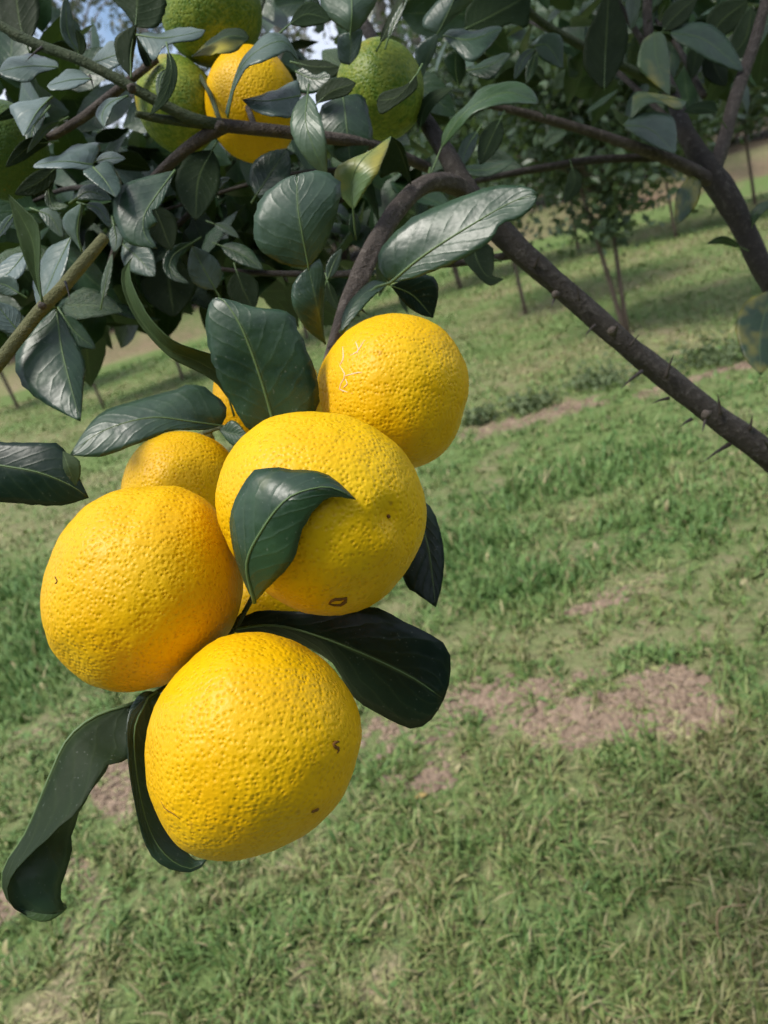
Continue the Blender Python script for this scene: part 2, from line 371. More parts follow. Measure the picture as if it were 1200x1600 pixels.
def make_grass():
    N = 400000
    r = np.exp(RNG.uniform(math.log(0.75), math.log(17.5), N)); a = np.radians(RNG.uniform(-52, 52, N))
    x, y = r * np.sin(a), r * np.cos(a)
    dm = dirt_mask(x, y); lush = blob(x, y, LUSH); dry = dry_mask(x, y)
    keep = (RNG.random(N) > dm * 0.86) & (y < BANK_Y - 0.2)
    tuft = fbm(x, y, 14.0, 3, 61)
    keep &= RNG.random(N) < np.clip(0.35 + (tuft - 0.42) * 4.0 + lush, 0.10, 1)
    x, y, r, dm, lush, dry, tuft = [q[keep] for q in (x, y, r, dm, lush, dry, tuft)]; n = len(x)
    z = ground_z(x, y) - 0.003
    L = (0.018 + 0.050 * RNG.random(n) ** 2.2) * (1 + 1.1 * lush * RNG.random(n)) * (0.75 + 0.7 * tuft) * (1 + 0.03 * r)
    W = (0.0014 + 0.0026 * RNG.random(n)) * (1 + 0.36 * r)
    clover = RNG.random(n) < 0.22
    W = np.where(clover, W * 2.6, W); L = np.where(clover, L * 0.6, L)
    az = RNG.uniform(0, 2 * PI, n); lean = np.clip(RNG.normal(0.75, 0.35, n), 0.05, 1.5) * (1 - 0.45 * lush)
    lean = np.where(dm > 0.35, 1.25, lean)
    dx, dy = np.cos(az), np.sin(az); tw = az + PI / 2 + RNG.normal(0, 0.5, n); px, py = np.cos(tw), np.sin(tw)
    base = np.stack([x, y, z], 1)
    def at(s):
        th = lean * (0.55 + 0.75 * s); return base + np.stack([dx * np.sin(th), dy * np.sin(th), np.cos(th)], 1) * (L * s)[:, None]
    pv = np.stack([px, py, np.zeros(n)], 1)
    m1, m2, tip = at(0.4), at(0.75), at(1.0)
    V = np.stack([base - pv * W[:, None] * .35, base + pv * W[:, None] * .35, m1 - pv * W[:, None] * .5, m1 + pv * W[:, None] * .5,
                  m2 - pv * W[:, None] * .38, m2 + pv * W[:, None] * .38, tip], 1).reshape(-1, 3)
    o = (np.arange(n) * 7)[:, None]
    Q = np.concatenate([o + [0, 1, 3, 2], o + [2, 3, 5, 4]]); T = o + [4, 5, 6]
    t = NT('grass_blade')
    tint = t.attr('tint', 'GEOMETRY'); tone = t.attr('tone', 'GEOMETRY')
    gc = t.mix(tone, (0.055, 0.085, 0.028), (0.29, 0.35, 0.125))
    c = t.ramp(tint, [(0.0, (0.085, 0.225, 0.050)), (0.28, (0.13, 0.235, 0.058)), (0.52, (0.23, 0.275, 0.092)), (0.75, (0.38, 0.31, 0.160)), (1.0, (0.54, 0.42, 0.26))])
    c = t.mix(0.45, c, gc)
    mat = t.finish(c, 0.55, None, 0.3)
    me = mesh_np('grass', V, [Q, T], [mat], smooth=True)
    ti = np.clip(0.02 + 0.80 * (dry - 0.24) + RNG.normal(0, 0.20, n) - 0.30 * lush + 0.42 * dm + 0.10 * sstep(3, 7, r) + 0.20 * (1 - sstep(1.3, 2.6, r)) + 1.0 * (fbm(x, y, 4.5, 4, 83) - 0.5), 0, 1)
    ti = np.where(RNG.random(n) < 0.06, 0.9, ti)
    to = np.clip(RNG.normal(0.47, 0.30, n) + 0.22 * sstep(4, 8, r) + 0.5 * (tuft - 0.5), 0, 1)
    for nm, arr in (('tint', ti), ('tone', to)):
        att = me.attributes.new(nm, 'FLOAT', 'POINT'); att.data.foreach_set('value', np.repeat(arr, 7).astype(np.float32))
    g = add_obj('grass', me); tag(g, 'short mown grass covering the orchard floor', 'grass', None, 'stuff')

def make_crumbs():
    n = 5200; V0, F0 = np.array([(1, 0, 0), (-1, 0, 0), (0, 1, 0), (0, -1, 0), (0, 0, 1), (0, 0, -1)], float), np.array([(0, 2, 4), (2, 1, 4), (1, 3, 4), (3, 0, 4), (2, 0, 5), (1, 2, 5), (3, 1, 5), (0, 3, 5)])
    k = RNG.integers(0, len(PATCH), n * 3); pc = np.array(PATCH)[k]
    x = pc[:, 0] + RNG.normal(0, .62, n * 3) * pc[:, 2]; y = pc[:, 1] + RNG.normal(0, .62, n * 3) * pc[:, 3]
    ok = RNG.random(n * 3) < dirt_mask(x, y); x, y = x[ok][:n], y[ok][:n]; n = len(x)
    r = 0.0024 + 0.016 * RNG.random(n) ** 5
    V = (V0[None] * (0.6 + 0.7 * RNG.random((n, 6, 1)))) * (r[:, None, None] * np.array([1.2, 1.0, .7])) + np.stack([x, y, ground_z(x, y) + r * .2], 1)[:, None, :]
    F = F0[None] + (np.arange(n) * 6)[:, None, None]
    t = NT('soil_crumb'); nn = t.noise(35, 2, t.geo())
    me = mesh_np('soil_crumbs', V.reshape(-1, 3), F.reshape(-1, 3), [t.finish(t.mix(nn, (0.11, 0.076, 0.055), (0.46, 0.345, 0.255)), 0.95, None, 0.1)], smooth=False)
    tag(add_obj('soil_crumbs', me), 'loose brown soil crumbs scattered over the bare patches', 'soil', None, 'stuff')
make_ground(); make_grass(); make_crumbs()

# ------------------------------------------------------------------ background trees
def foliage_material(name, a, b, tr=(0.12, 0.18, 0.03), rough=0.45, spec=0.45):
    t = NT(name); tone = t.attr('tone', 'GEOMETRY'); rnd = t.rnd()
    c = t.mix(tone, a, b); c = t.mix(t.math('MULTIPLY', rnd, 0.3), c, tuple(x * 1.25 for x in b))
    return t.finish(c, rough, None, spec, 0.22, tr)

def leaf_cloud(centres, normals_up, size, mat, name):
    """one rhombic, slightly folded leaf (two triangles) at each centre"""
    n = len(centres); d = unit(RNG.normal(0, 1, (n, 3)) + np.array([0, 0, normals_up])); e = unit(np.cross(d, RNG.normal(0, 1, (n, 3))))
    f = np.cross(d, e); s = (size * RNG.uniform(0.65, 1.3, n))[:, None]
    V = np.stack([centres - e * s * .5, centres + f * s * .25 + d * s * .06, centres + e * s * .5, centres - f * s * .25 + d * s * .06], 1).reshape(-1, 3)
    o = (np.arange(n) * 4)[:, None]
    me = mesh_np(name, V, np.concatenate([o + [0, 1, 2], o + [0, 2, 3]]), [mat], smooth=False)
    at = me.attributes.new('tone', 'FLOAT', 'POINT'); at.data.foreach_set('value', np.repeat(np.clip(RNG.normal(0.45, 0.27, n), 0, 1), 4).astype(np.float32))
    return me

def crown_points(n, nclump, rx, rz, zc, clump, seed, droop=0.0):
    g = np.random.default_rng(seed)
    u = unit(g.normal(0, 1, (nclump, 3))) * (g.random((nclump, 1)) ** 0.45)
    c = u * np.array([rx, rx, rz]) * (0.8 + 0.35 * g.random((nclump, 1))) + np.array([0, 0, zc])
    k = g.integers(0, nclump, n); s = clump * (0.5 + 0.9 * g.random(nclump))
    p = c[k] + g.normal(0, 1, (n, 3)) * s[k][:, None] * np.array([1, 1, 0.75])
    p[:, 2] -= droop * np.linalg.norm(p[:, :2], axis=1)
    return p, c

M_FOL = foliage_material('orchard_foliage', (0.026, 0.055, 0.032), (0.095, 0.145, 0.070), rough=0.38, spec=0.6)
M_FOL2 = foliage_material('lighter_foliage', (0.040, 0.075, 0.022), (0.13, 0.17, 0.05))
M_EUC = foliage_material('gum_foliage', (0.070, 0.080, 0.064), (0.20, 0.205, 0.165), rough=0.5)
M_SHR = foliage_material('shrub_foliage', (0.022, 0.042, 0.022), (0.060, 0.085, 0.036))
M_STEM = bark_material('pale_stem', (0.085, 0.062, 0.048), (0.19, 0.145, 0.115), (0.26, 0.21, 0.17), 0.15)
M_GUM = bark_material('gum_bark', (0.20, 0.17, 0.15), (0.38, 0.34, 0.31), (0.46, 0.42, 0.38), 0.05)

def make_stem(paths, mat, name):
    Vs, Fs, Es = [], [], []; k = 0
    for pts, r0, r1 in paths:
        p = spline(pts, 9); V, F, E = tube_arrays(p, np.linspace(r0, r1, 9), 8)
        Vs.append(V); Fs.append(F + k); Es.append(E + k); k += len(V)
    return mesh_np(name, np.vstack(Vs), [np.vstack(Fs), np.vstack(Es)], [mat])

orch = []
for v in range(3):
    pts, cl = crown_points(9500, 90, 0.80, 0.85, 1.72, 0.17, 100 + v)
    pts = pts[pts[:, 2] > 0.75 + 0.12 * np.sin(pts[:, 0] * 9)]
    low, _ = crown_points(220, 5, 0.10, 0.22, 0.90, 0.08, 200 + v); pts = np.vstack([pts, low])
    crown = leaf_cloud(pts, 0.8, 0.085, M_FOL, 'crown')
    sx = [(-.13, .03), (.06, .02)] if v == 0 else [(.03, .02)]
    paths = [([(0.01 * i, 0, -0.05), (dx * .5, dy, 0.5), (dx, dy * 2, 1.0), (dx * 1.8, dy * 4, 1.7)], 0.021, 0.010) for i, (dx, dy) in enumerate(sx)]
    for c in cl[:14]: paths.append(([(sx[-1][0], sx[-1][1], 0.9), (c[0] * .4, c[1] * .4, 1.2 + .2 * (c[2] - 1.2)), tuple(c)], 0.012, 0.004))
    orch.append((crown, make_stem(paths, M_STEM, 'trunk')))

def orchard_tree(px, py, v, s, rot, label, tall=1.0):
    g = G(px, py); z = float(ground_z(np.array([g[0]]), np.array([g[1]]))[0])
    t = empty('orchard_tree', (g[0], g[1], z), label, 'tree', 'young orchard trees in rows')
    t.rotation_euler = (0, 0, rot); t.scale = (s, s, s * tall)
    add_obj('trunk', orch[v][1], t); add_obj('crown', orch[v][0], t)
    return t

orchard_tree(979, 524, 0, 1.12, 0.3, 'young orchard tree with twin thin stems just behind the thorny branch')
orchard_tree(822, 490, 1, 1.25, 1.2, 'orchard tree with a single thin stem left of the twin-stemmed tree')
orchard_tree(1056, 368, 2, 1.3, 2.0, 'far orchard tree under the yellowing hanging leaf on the right')
orchard_tree(164, 640, 1, 1.05, 2.9, 'orchard tree with a slender leaning stem on the left behind the hanging dark leaf')
orchard_tree(288, 598, 2, 1.35, 4.1, 'low leafy orchard tree behind the long curved leaf')
orchard_tree(1290, 330, 0, 1.5, 5.0, 'orchard tree at the right edge below the bank with low dark foliage')
orchard_tree(720, 452, 0, 1.4, 0.9, 'orchard tree hidden mostly by the big leaf right of centre')
orchard_tree(905, 398, 1, 1.45, 3.6, 'dense far orchard tree above the twin-stemmed tree')
orchard_tree(480, 530, 2, 1.4, 5.6, 'far orchard tree seen between the spur and the round leaf')
orchard_tree(1180, 318, 2, 1.5, 1.5, 'far orchard tree standing just left of the upright grey branch')
orchard_tree(30, 640, 0, 1.35, 2.2, 'far orchard tree at the left edge below the olive green twig')

gum = []
for v in range(4):
    pts, cl = crown_points(1900, 34, 2.6, 4.6, 8.8, 0.50, 300 + v, 0.10)
    paths = [([(0, 0, -0.4), (.15 * (v - 1), .1, 4), (-.2, .15 * (v - 2), 8), (.3 * (v - 1), 0, 13.0)], 0.17, 0.03)]
    for c in cl[:18]: paths.append(([(0, 0, max(3.0, c[2] - 2.6)), (c[0] * .5, c[1] * .5, c[2] - .9), tuple(c)], 0.06, 0.015))
    gum.append((leaf_cloud(pts, 0.3, 0.30, M_EUC, 'crown'), make_stem(paths, M_GUM, 'trunk')))
shrub = []
for v in range(3):
    pts, cl = crown_points(4500, 60, 1.7, 1.5, 1.6, 0.34, 400 + v)
    pts = pts[pts[:, 2] > 0.02]
    paths = [([(0, 0, -0.2), tuple(c * np.array([.5, .5, .5])), tuple(c)], 0.04, 0.01) for c in cl[:10]]
    shrub.append((leaf_cloud(pts, 0.6, 0.20, M_SHR if v < 2 else M_FOL2, 'crown'), make_stem(paths, M_STEM, 'trunk')))

rr = random.Random(5)
def zof(x, y): return float(ground_z(np.array([x]), np.array([y]))[0])
gi = 0
for row, (yy, cnt, x0, x1) in enumerate([(31, 9, -26, 26), (42, 11, -34, 38)]):
    for k in range(cnt):
        x = x0 + (x1 - x0) * (k + rr.uniform(.15, .85)) / cnt; y = yy + rr.uniform(-3, 3); s = rr.uniform(0.85, 1.3)
        t = empty('gum_tree', (x, y, zof(x, y)), 'tall grey-green gum tree in the wood beyond the bank', 'tree', 'gum trees beyond the bank')
        t.rotation_euler = (0, 0, rr.uniform(0, 6.28)); t.scale = (s, s, s * rr.uniform(.9, 1.15))
        v = gi % 4; gi += 1
        add_obj('trunk', gum[v][1], t); add_obj('crown', gum[v][0], t)
for k in range(34):
    x = -22 + 46 * (k + rr.uniform(.1, .9)) / 34; y = rr.uniform(20.9, 24.5); s = rr.uniform(0.7, 1.35)
    t = empty('shrub', (x, y, zof(x, y)), 'dark leafy shrub growing on top of the earth bank', 'shrub', 'shrubs along the bank')
    t.rotation_euler = (0, 0, rr.uniform(0, 6.28)); t.scale = (s, s, s)
    v = rr.choice([0, 1, 0, 1, 2]); add_obj('trunk', shrub[v][1], t); add_obj('crown', shrub[v][0], t)

# unseen trees added behind the viewer to darken what the leaves reflect
Vs, Fs, tn, k = [], [], [], 0
for q in range(26):
    src = (orch[q % 3][0], shrub[q % 2][0], gum[q % 4][0])[q % 3]
    n = len(src.vertices); a = np.empty(n * 3, np.float32); src.vertices.foreach_get('co', a); a = a.reshape(-1, 3) * (1.5, 1.1, 0.6)[q % 3]
    an = math.radians(105 + 150 * (q + .5) / 26); rad = (5.5, 9.0, 14.0)[q % 3] + rr.uniform(-1, 1)
    Vs.append(a + np.array([rad * math.sin(an), rad * math.cos(an), 0])); f = np.empty(len(src.polygons) * 3, np.int32); src.polygons.foreach_get('vertices', f); Fs.append(f.reshape(-1, 3) + k); k += n
me = mesh_np('wood', np.vstack(Vs), np.vstack(Fs), [M_SHR], smooth=False)
at = me.attributes.new('tone', 'FLOAT', 'POINT'); at.data.foreach_set('value', RNG.random(k).astype(np.float32))
tag(add_obj('wood', me), 'trees and shrubs closing the orchard behind the viewer', 'wood', None, 'stuff')  # unseen trees added to darken what the leaves reflect

# low weeds on the tree row
M_WEED = foliage_material('weed_leaf', (0.085, 0.125, 0.060), (0.20, 0.25, 0.125), rough=0.6, spec=0.25)
for (px, py, w, h, lab) in [(1110, 568, .30, .16, 'bushy grey-green weed clump below the right-hand branch'),
                            (940, 600, .34, .13, 'low wide weed clump right under the thorny branch'),
                            (830, 640, .20, .10, 'small weed clump between fruit and thorny branch'),
                            (752, 660, .14, .09, 'smallest weed clump beside the upper right fruit')]:
    g = G(px, py)
    c = RNG.normal(0, 1, (420, 3)) * np.array([w * .40, w * .35, h * .40]); c[:, 2] = np.abs(c[:, 2]) + 0.01
    o = empty('weed_clump', (g[0], g[1], zof(g[0], g[1])), lab, 'weed', 'weeds along the tree row')
    q = add_obj('foliage', leaf_cloud(c, 0.8, 0.045, M_WEED, 'foliage'), o); q['kind'] = 'stuff'

# ------------------------------------------------------------------ the citrus tree
tb = P(1900, 1150, 0.80)
TREE = empty('citrus_tree', (0, 0, 0), 'thorny citrus tree with glossy dark leaves and brown bent branches carrying the fruit', 'tree')

BR = {}
def branch(key, pts, rads, mat, seg=14, n=None, rough=0.10):
    """pts (px, py, depth); rads in photo pixels at that depth"""
    w = np.array([P(*p) for p in pts]); rd = np.array([r * p[2] / 1200.0 for r, p in zip(rads, pts)])
    n = n or max(16, len(pts) * 9)
    s = spline(np.hstack([w, rd[:, None]]), n)
    V, F, E = tube_arrays(s[:, :3], np.maximum(s[:, 3], 0.0004), seg, rough, 60.0, len(BR) * 3.1)
    o = add_obj('branch', mesh_np('branch', V, [F, E], [mat]), TREE); BR[key] = (o, s)
    return o

branch('main', [(1560, 1010, .66), (1380, 855, .60), (1200, 712, .55), (1105, 640, .54), (1000, 556, .53), (880, 452, .52), (800, 380, .51), (735, 305, .505), (692, 232, .52), (640, 150, .56), (570, 40, .62), (520, -60, .66)],
       [26, 23, 20, 18.5, 17.5, 17, 19, 18, 14, 11, 9, 7], M_BARK, 20, 170, 0.16)
branch('spur', [(760, 335, .507), (725, 297, .49), (695, 284, .475), (660, 290, .46), (625, 322, .45), (597, 365, .44), (565, 430, .43), (540, 485, .42), (522, 535, .41), (506, 590, .405), (485, 650, .40)],
       [11, 14, 13.5, 13, 14, 14.5, 15.5, 13.5, 9, 7, 4], M_BARK2, 22, 150, 0.26)
branch('limb', [(668, 262, .52), (610, 236, .49), (560, 222, .475), (500, 214, .465), (440, 206, .46), (385, 200, .46), (338, 195, .46)], [8, 8.5, 9, 9.5, 9.5, 9.5, 10], M_BARK2, 14, 60)
branch('green_a', [(350, 196, .46), (300, 185, .455), (258, 165, .45), (205, 136, .445), (130, 96, .44), (60, 70, .44), (0, 40, .44), (-70, 0, .44)], [9, 9, 8.5, 8, 8, 8, 7, 6], M_TWIG)
branch('green_b', [(350, 198, .462), (290, 191, .458), (240, 184, .455), (212, 178, .45)], [7.5, 7, 6.5, 5], M_TWIG)
branch('fork', [(350, 198, .462), (320, 213, .463), (285, 238, .468), (252, 268, .475), (225, 300, .48), (190, 360, .49), (165, 430, .50)], [10, 10, 9, 8, 7, 5, 3], M_BARK2)
branch('twig_c', [(245, 92, .50), (215, 116, .50), (170, 152, .505), (120, 190, .51), (60, 222, .515), (-30, 250, .52)], [6, 6, 7, 7, 6, 4], M_BARK2)
branch('olive', [(164, 370, .405), (130, 411, .40), (96, 451, .395), (66, 481, .39), (30, 526, .385), (-10, 577, .38), (-80, 660, .38)], [8.5, 10, 10, 10, 10, 10.5, 11], M_OLIVE, 14, 60, 0.06)
branch('right', [(1620, 900, .78), (1380, 650, .77), (1260, 520, .76), (1195, 425, .75), (1160, 355, .75), (1128, 296, .75), (1095, 250, .755), (1070, 205, .76), (1050, 150, .78), (1015, 60, .80), (1012, -40, .82)],
       [28, 23, 18, 17, 17, 20, 17, 13, 11, 8, 7], M_BARK, 18, 120, 0.16)
branch('right_b', [(1115, 285, .75), (1062, 256, .735), (1000, 232, .72), (930, 208, .71), (860, 188, .70), (800, 172, .69), (755, 163, .685)], [11, 10, 8.5, 7.5, 7, 6, 4.5], M_BARK2)
branch('right_c', [(1112, 270, .75), (1128, 230, .755), (1150, 150, .77), (1178, 70, .79), (1200, -10, .80)], [13, 11, 10, 9, 8], M_BARK2)
branch('right_d', [(1040, 246, .74), (930, 250, .73), (850, 262, .72), (785, 274, .71), (728, 287, .70)], [6, 6, 6, 5, 4], M_BARK)
branch('right_e', [(800, -10, .66), (850, 38, .68), (925, 80, .70), (990, 112, .735), (1050, 142, .775)], [5, 6, 6.5, 7, 8], M_TWIG)
branch('right_f', [(955, -10, .80), (985, 35, .80), (1008, 72, .80)], [5, 5, 5], M_BARK)
branch('twig_g', [(342, 420, .53), (400, 426, .53), (480, 428, .52), (560, 424, .50), (592, 380, .445)], [3, 4, 5, 5, 5], M_BARK)
branch('twig_h', [(640, 418, .54), (700, 413, .54), (760, 405, .535), (815, 396, .515)], [3, 5, 6, 7], M_BARK)
branch('fruit_stem_a', [(512, 560, .408), (455, 700, .39), (430, 850, .375), (380, 960, .35), (345, 1010, .335)], [5, 5, 4.5, 4, 4], M_TWIG)
branch('fruit_stem_b', [(492, 630, .40), (400, 690, .405), (352, 668, .40), (320, 676, .42)], [5, 4.5, 4, 4], M_TWIG)
branch('fruit_stem_c', [(500, 610, .405), (470, 680, .365), (455, 740, .34)], [5, 4.5, 4], M_TWIG)
branch('fruit_stem_d', [(515, 560, .408), (535, 560, .40), (560, 565, .395)], [5, 4.5, 4.5], M_TWIG)
branch('fruit_stem_e', [(380, 960, .35), (300, 1040, .345), (235, 1090, .335)], [4, 4, 3.5], M_TWIG)
pt = [tb + np.array([0.02, 0.05, -tb[2] - 0.05]), tb + np.array([0.0, 0.03, -0.6]), tb]
def raw_branch(key, w, r, mat, n=40):
    s = spline(np.hstack([np.array(w), np.array(r)[:, None]]), n)
    V, F, E = tube_arrays(s[:, :3], s[:, 3], 18, 0.12, 25.0, 5.0)
    o = add_obj('trunk' if key == 'trunk' else 'branch', mesh_np('branch', V, [F, E], [mat]), TREE); BR[key] = (o, s)
raw_branch('trunk', pt, [0.045, 0.036, 0.030], M_BARK)
raw_branch('join_a', [tb + np.array([0, 0.01, -0.08]), P(1700, 1110, .71), P(1560, 1010, .66), P(1470, 932, .63)], [0.020, 0.018, 0.0165, 0.014], M_BARK)
raw_branch('join_b', [tb + np.array([0, 0.01, -0.03]), P(1780, 1040, .79), P(1620, 900, .78), P(1500, 775, .775)], [0.020, 0.0195, 0.0195, 0.016], M_BARK)

def thorn(key, a, b, r=3.2):
    o, s = BR[key]; A, B = P(*a), P(*b)
    p = spline([A, A * .5 + B * .5 + UPV * 0.0006, B], 7); V, F, E = tube_arrays(p, np.linspace(r, 0.25, 7) * a[2] / 1200, 7)
    add_obj('thorn', mesh_np('thorn', V, [F, E], [M_THORN]), o)
for a, b, r in [((1040, 590, .522), (1053, 553, .515), 4), ((1003, 580, .515), (969, 608, .505), 3.6), ((1045, 622, .53), (1018, 631, .525), 3), ((1126, 648, .53), (1121, 615, .525), 3.4),
                ((1104, 650, .522), (1097, 676, .515), 3.6), ((1140, 694, .54), (1098, 722, .53), 3.8), ((1205, 706, .53), (1192, 686, .52), 4), ((905, 470, .51), (902, 445, .505), 3),
                ((868, 462, .505), (862, 480, .50), 3), ((958, 525, .51), (966, 508, .50), 4.5), ((835, 418, .508), (845, 398, .50), 3), ((930, 508, .515), (915, 524, .51), 3), ((1080, 655, .53), (1062, 668, .52), 3), ((1172, 672, .535), (1176, 648, .53), 3), ((985, 540, .515), (1000, 522, .51), 2.6)]:
    thorn('main', a, b, r)
thorn('olive', (102, 440, .385), (110, 470, .38), 2.2); thorn('green_a', (66, 74, .435), (40, 96, .43), 2.5); thorn('green_a', (140, 118, .435), (147, 140, .43), 2.2)
thorn('green_a', (205, 150, .435), (206, 152, .43), 2.5); thorn('green_a', (262, 118, .44), (261, 80, .43), 2.2); thorn('spur', (556, 478, .42), (574, 492, .43), 4)
def knot(key, a, r):
    o, s = BR[key]; c = P(*a)
    p = np.array([c - FWD * r * a[2] / 1200 * 1.2, c, c + FWD * r * a[2] / 1200]); V, F, E = tube_arrays(spline(p, 7), np.array([.35, .8, 1, 1.05, 1, .9, .6]) * r * a[2] / 1200, 9, 0.3, 200)
    add_obj('knot', mesh_np('knot', V, [F, E], [M_BARK2]), o)
for a, r in [((868, 460, .502), 6), ((957, 517, .508), 7), ((1103, 648, .521), 8), ((745, 318, .485), 9)]: knot('main', a, r)
knot('olive', (66, 478, .381), 6); knot('green_a', (206, 138, .438), 7); knot('fork', (345, 198, .452), 9)

# ---- leaves
NL, NW = 22, 5
def leaf_mesh(M3, L3, R3, bulge=0.12, ruffle=0.02, under=False, thick=0.00035, nl=NL, nw=NW, seed=0.0):
    M3, L3, R3 = spline(M3, nl), spline(L3, nl), spline(R3, nl)
    T = unit(np.gradient(M3, axis=0)); N = unit(np.cross(T, L3 - R3 + 1e-9))
    flip = np.mean((N * (CAM - M3)).sum(1)) < 0
    if flip != under: N = -N
    cols = []
    for side, E in ((-1, L3), (1, R3)):
        for k in range(nw, 0, -1) if side < 0 else range(0, nw + 1):
            s = k / nw; w = np.linalg.norm(E - M3, axis=1, keepdims=True)
            t = np.linspace(0, 1, nl)[:, None]
            ruf = ruffle * w * s * s * (np.sin(t * 17 + seed * 3 + side) + 0.6 * np.sin(t * 31 + seed * 7 + 2 * side))
            ser = 1 + (k == nw) * (0.016 * np.sin(t * 57 + seed) + 0.020 * np.sin(t * 23 + seed * 5) * np.sin(t * 90 + seed))
            cols.append(M3 + (E - M3) * s * ser + N * (bulge * w * (math.sin(PI * s * 0.85)) * 0.5 + ruf))
    A = np.stack(cols, 1)                                        # nl, 2nw+1, 3
    nc = 2 * nw + 1
    dA = np.gradient(A, axis=0); dB = np.gradient(A, axis=1); NN = unit(np.cross(dA, dB))
    sgn = np.sign((NN * N[:, None, :]).sum(-1).mean()); NN = NN * (sgn if sgn else 1)
    top, bot = A + NN * thick * .5, A - NN * thick * .5
    V = np.vstack([top.reshape(-1, 3), bot.reshape(-1, 3)]); n0 = nl * nc
    i = np.arange(nl - 1)[:, None] * nc; j = np.arange(nc - 1)[None, :]
    Q = np.stack([i + j, i + j + 1, i + nc + j + 1, i + nc + j], -1).reshape(-1, 4)
    if sgn < 0: Q = Q[:, ::-1]
    loop = np.concatenate([np.arange(nc), np.arange(1, nl) * nc + nc - 1, (nl - 1) * nc + np.arange(nc - 2, -1, -1), np.arange(nl - 2, 0, -1) * nc])
    l2 = np.roll(loop, -1); S = np.stack([loop, loop + n0, l2 + n0, l2], 1)
    if sgn < 0: S = S[:, ::-1]
    uu = np.tile(np.linspace(0, 1, nc)[None, :], (nl, 1)); vv = np.tile(np.linspace(0, 1, nl)[:, None], (1, nc))
    uv = np.stack([uu, vv], -1).reshape(-1, 2); uv = np.vstack([uv, uv])
    fm = np.concatenate([np.zeros(len(Q)), np.ones(len(Q)), np.ones(len(S))])
    me = mesh_np('leaf', V, [Q, Q[:, ::-1] + n0, S], [M_TOP, M_UND], fm, True, uv)
    return me, M3, N

NLEAF = 0
def put_leaf(M3, L3, R3, name='leaf', parent=None, under=False, bulge=0.12, ruffle=0.02, yel=0.0, young=0.0, rib=True, stalk=None, ribr=0.00045, label=None, deep=0.0, bloom=0.0):  # bloom: strength of the painted sky sheen
    global NLEAF; NLEAF += 1
    me, m, N = leaf_mesh(M3, L3, R3, bulge, ruffle, under, seed=NLEAF * 1.7)
    o = add_obj(name, me, parent or TREE); o['yellowing'] = float(yel); o['young'] = float(young); o['deep'] = float(deep); o['bloom'] = float(bloom)  # 'bloom' holds the strength of the painted sky sheen
    if label: o['label'] = label
    if rib and parent is None:
        p = m[:-1] + N[:-1] * 0.00018
        if stalk is not None: p = np.vstack([spline(np.vstack([stalk, p[0]]), 6)[:-1], p])
        r = np.interp(np.linspace(0, 1, len(p)), [0, .25, 1], [1.5, 1.0, .25]) * ribr
        V, F, E = tube_arrays(p, r, 6)
        add_obj('midrib', mesh_np('midrib', V, [F, E], [M_RIB]), o)
    return o

# sky sheen painted into the colour of some leaves, keyed by the leaf's base
SKY_SHEEN = {(122, 82): .45, (92, 106): .45, (143, 124): .8, (138, 101): .8, (213, 55): .5, (200, 150): .65, (82, 151): .75, (95, 189): .55, (145, 258): .9, (150, 253): .8, (146, 262): .4,
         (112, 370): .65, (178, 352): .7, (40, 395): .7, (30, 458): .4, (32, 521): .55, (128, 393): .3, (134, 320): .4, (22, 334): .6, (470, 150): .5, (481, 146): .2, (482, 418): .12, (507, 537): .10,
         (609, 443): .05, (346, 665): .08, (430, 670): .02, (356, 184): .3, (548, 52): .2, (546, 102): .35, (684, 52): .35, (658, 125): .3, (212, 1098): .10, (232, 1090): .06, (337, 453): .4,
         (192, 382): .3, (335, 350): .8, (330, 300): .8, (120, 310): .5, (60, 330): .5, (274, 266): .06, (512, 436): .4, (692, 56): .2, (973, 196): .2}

def deps(n, d):
    d = np.atleast_1d(np.asarray(d, float)); return np.interp(np.linspace(0, 1, n), np.linspace(0, 1, len(d)), d)

def leaf(M, L, R, d, dl=0.0, dr=0.0, stalk=None, **kw):
    """midrib and both edges as photo pixels from base to tip; d: depth along the leaf; dl, dr: how far each edge lies behind the midrib"""
    M3 = [P(x, y, q) for (x, y), q in zip(M, deps(len(M), d))]
    def edge(E, off):
        s = np.concatenate([[0], np.cumsum(np.hypot(*np.diff(np.array(E, float), axis=0).T))]); s = s / s[-1]
        dd = np.interp(s, np.linspace(0, 1, len(np.atleast_1d(d))) if np.ndim(d) else [0, 1], np.atleast_1d(d) if np.ndim(d) else [d, d])
        return [P(x, y, q + off * math.sin(PI * t)) for (x, y), q, t in zip(E, dd, s)]
    kw.setdefault('bloom', SKY_SHEEN.get(tuple(M[0]), 0.0)); st = None
    if stalk: st = [P(*q) for q in stalk]
    return put_leaf(M3, edge(L, dl), edge(R, dr), stalk=st, **kw)

def prof(t, a=0.85, b=0.85):
    return np.sin(PI * np.clip(t, 0, 1) ** a) ** b

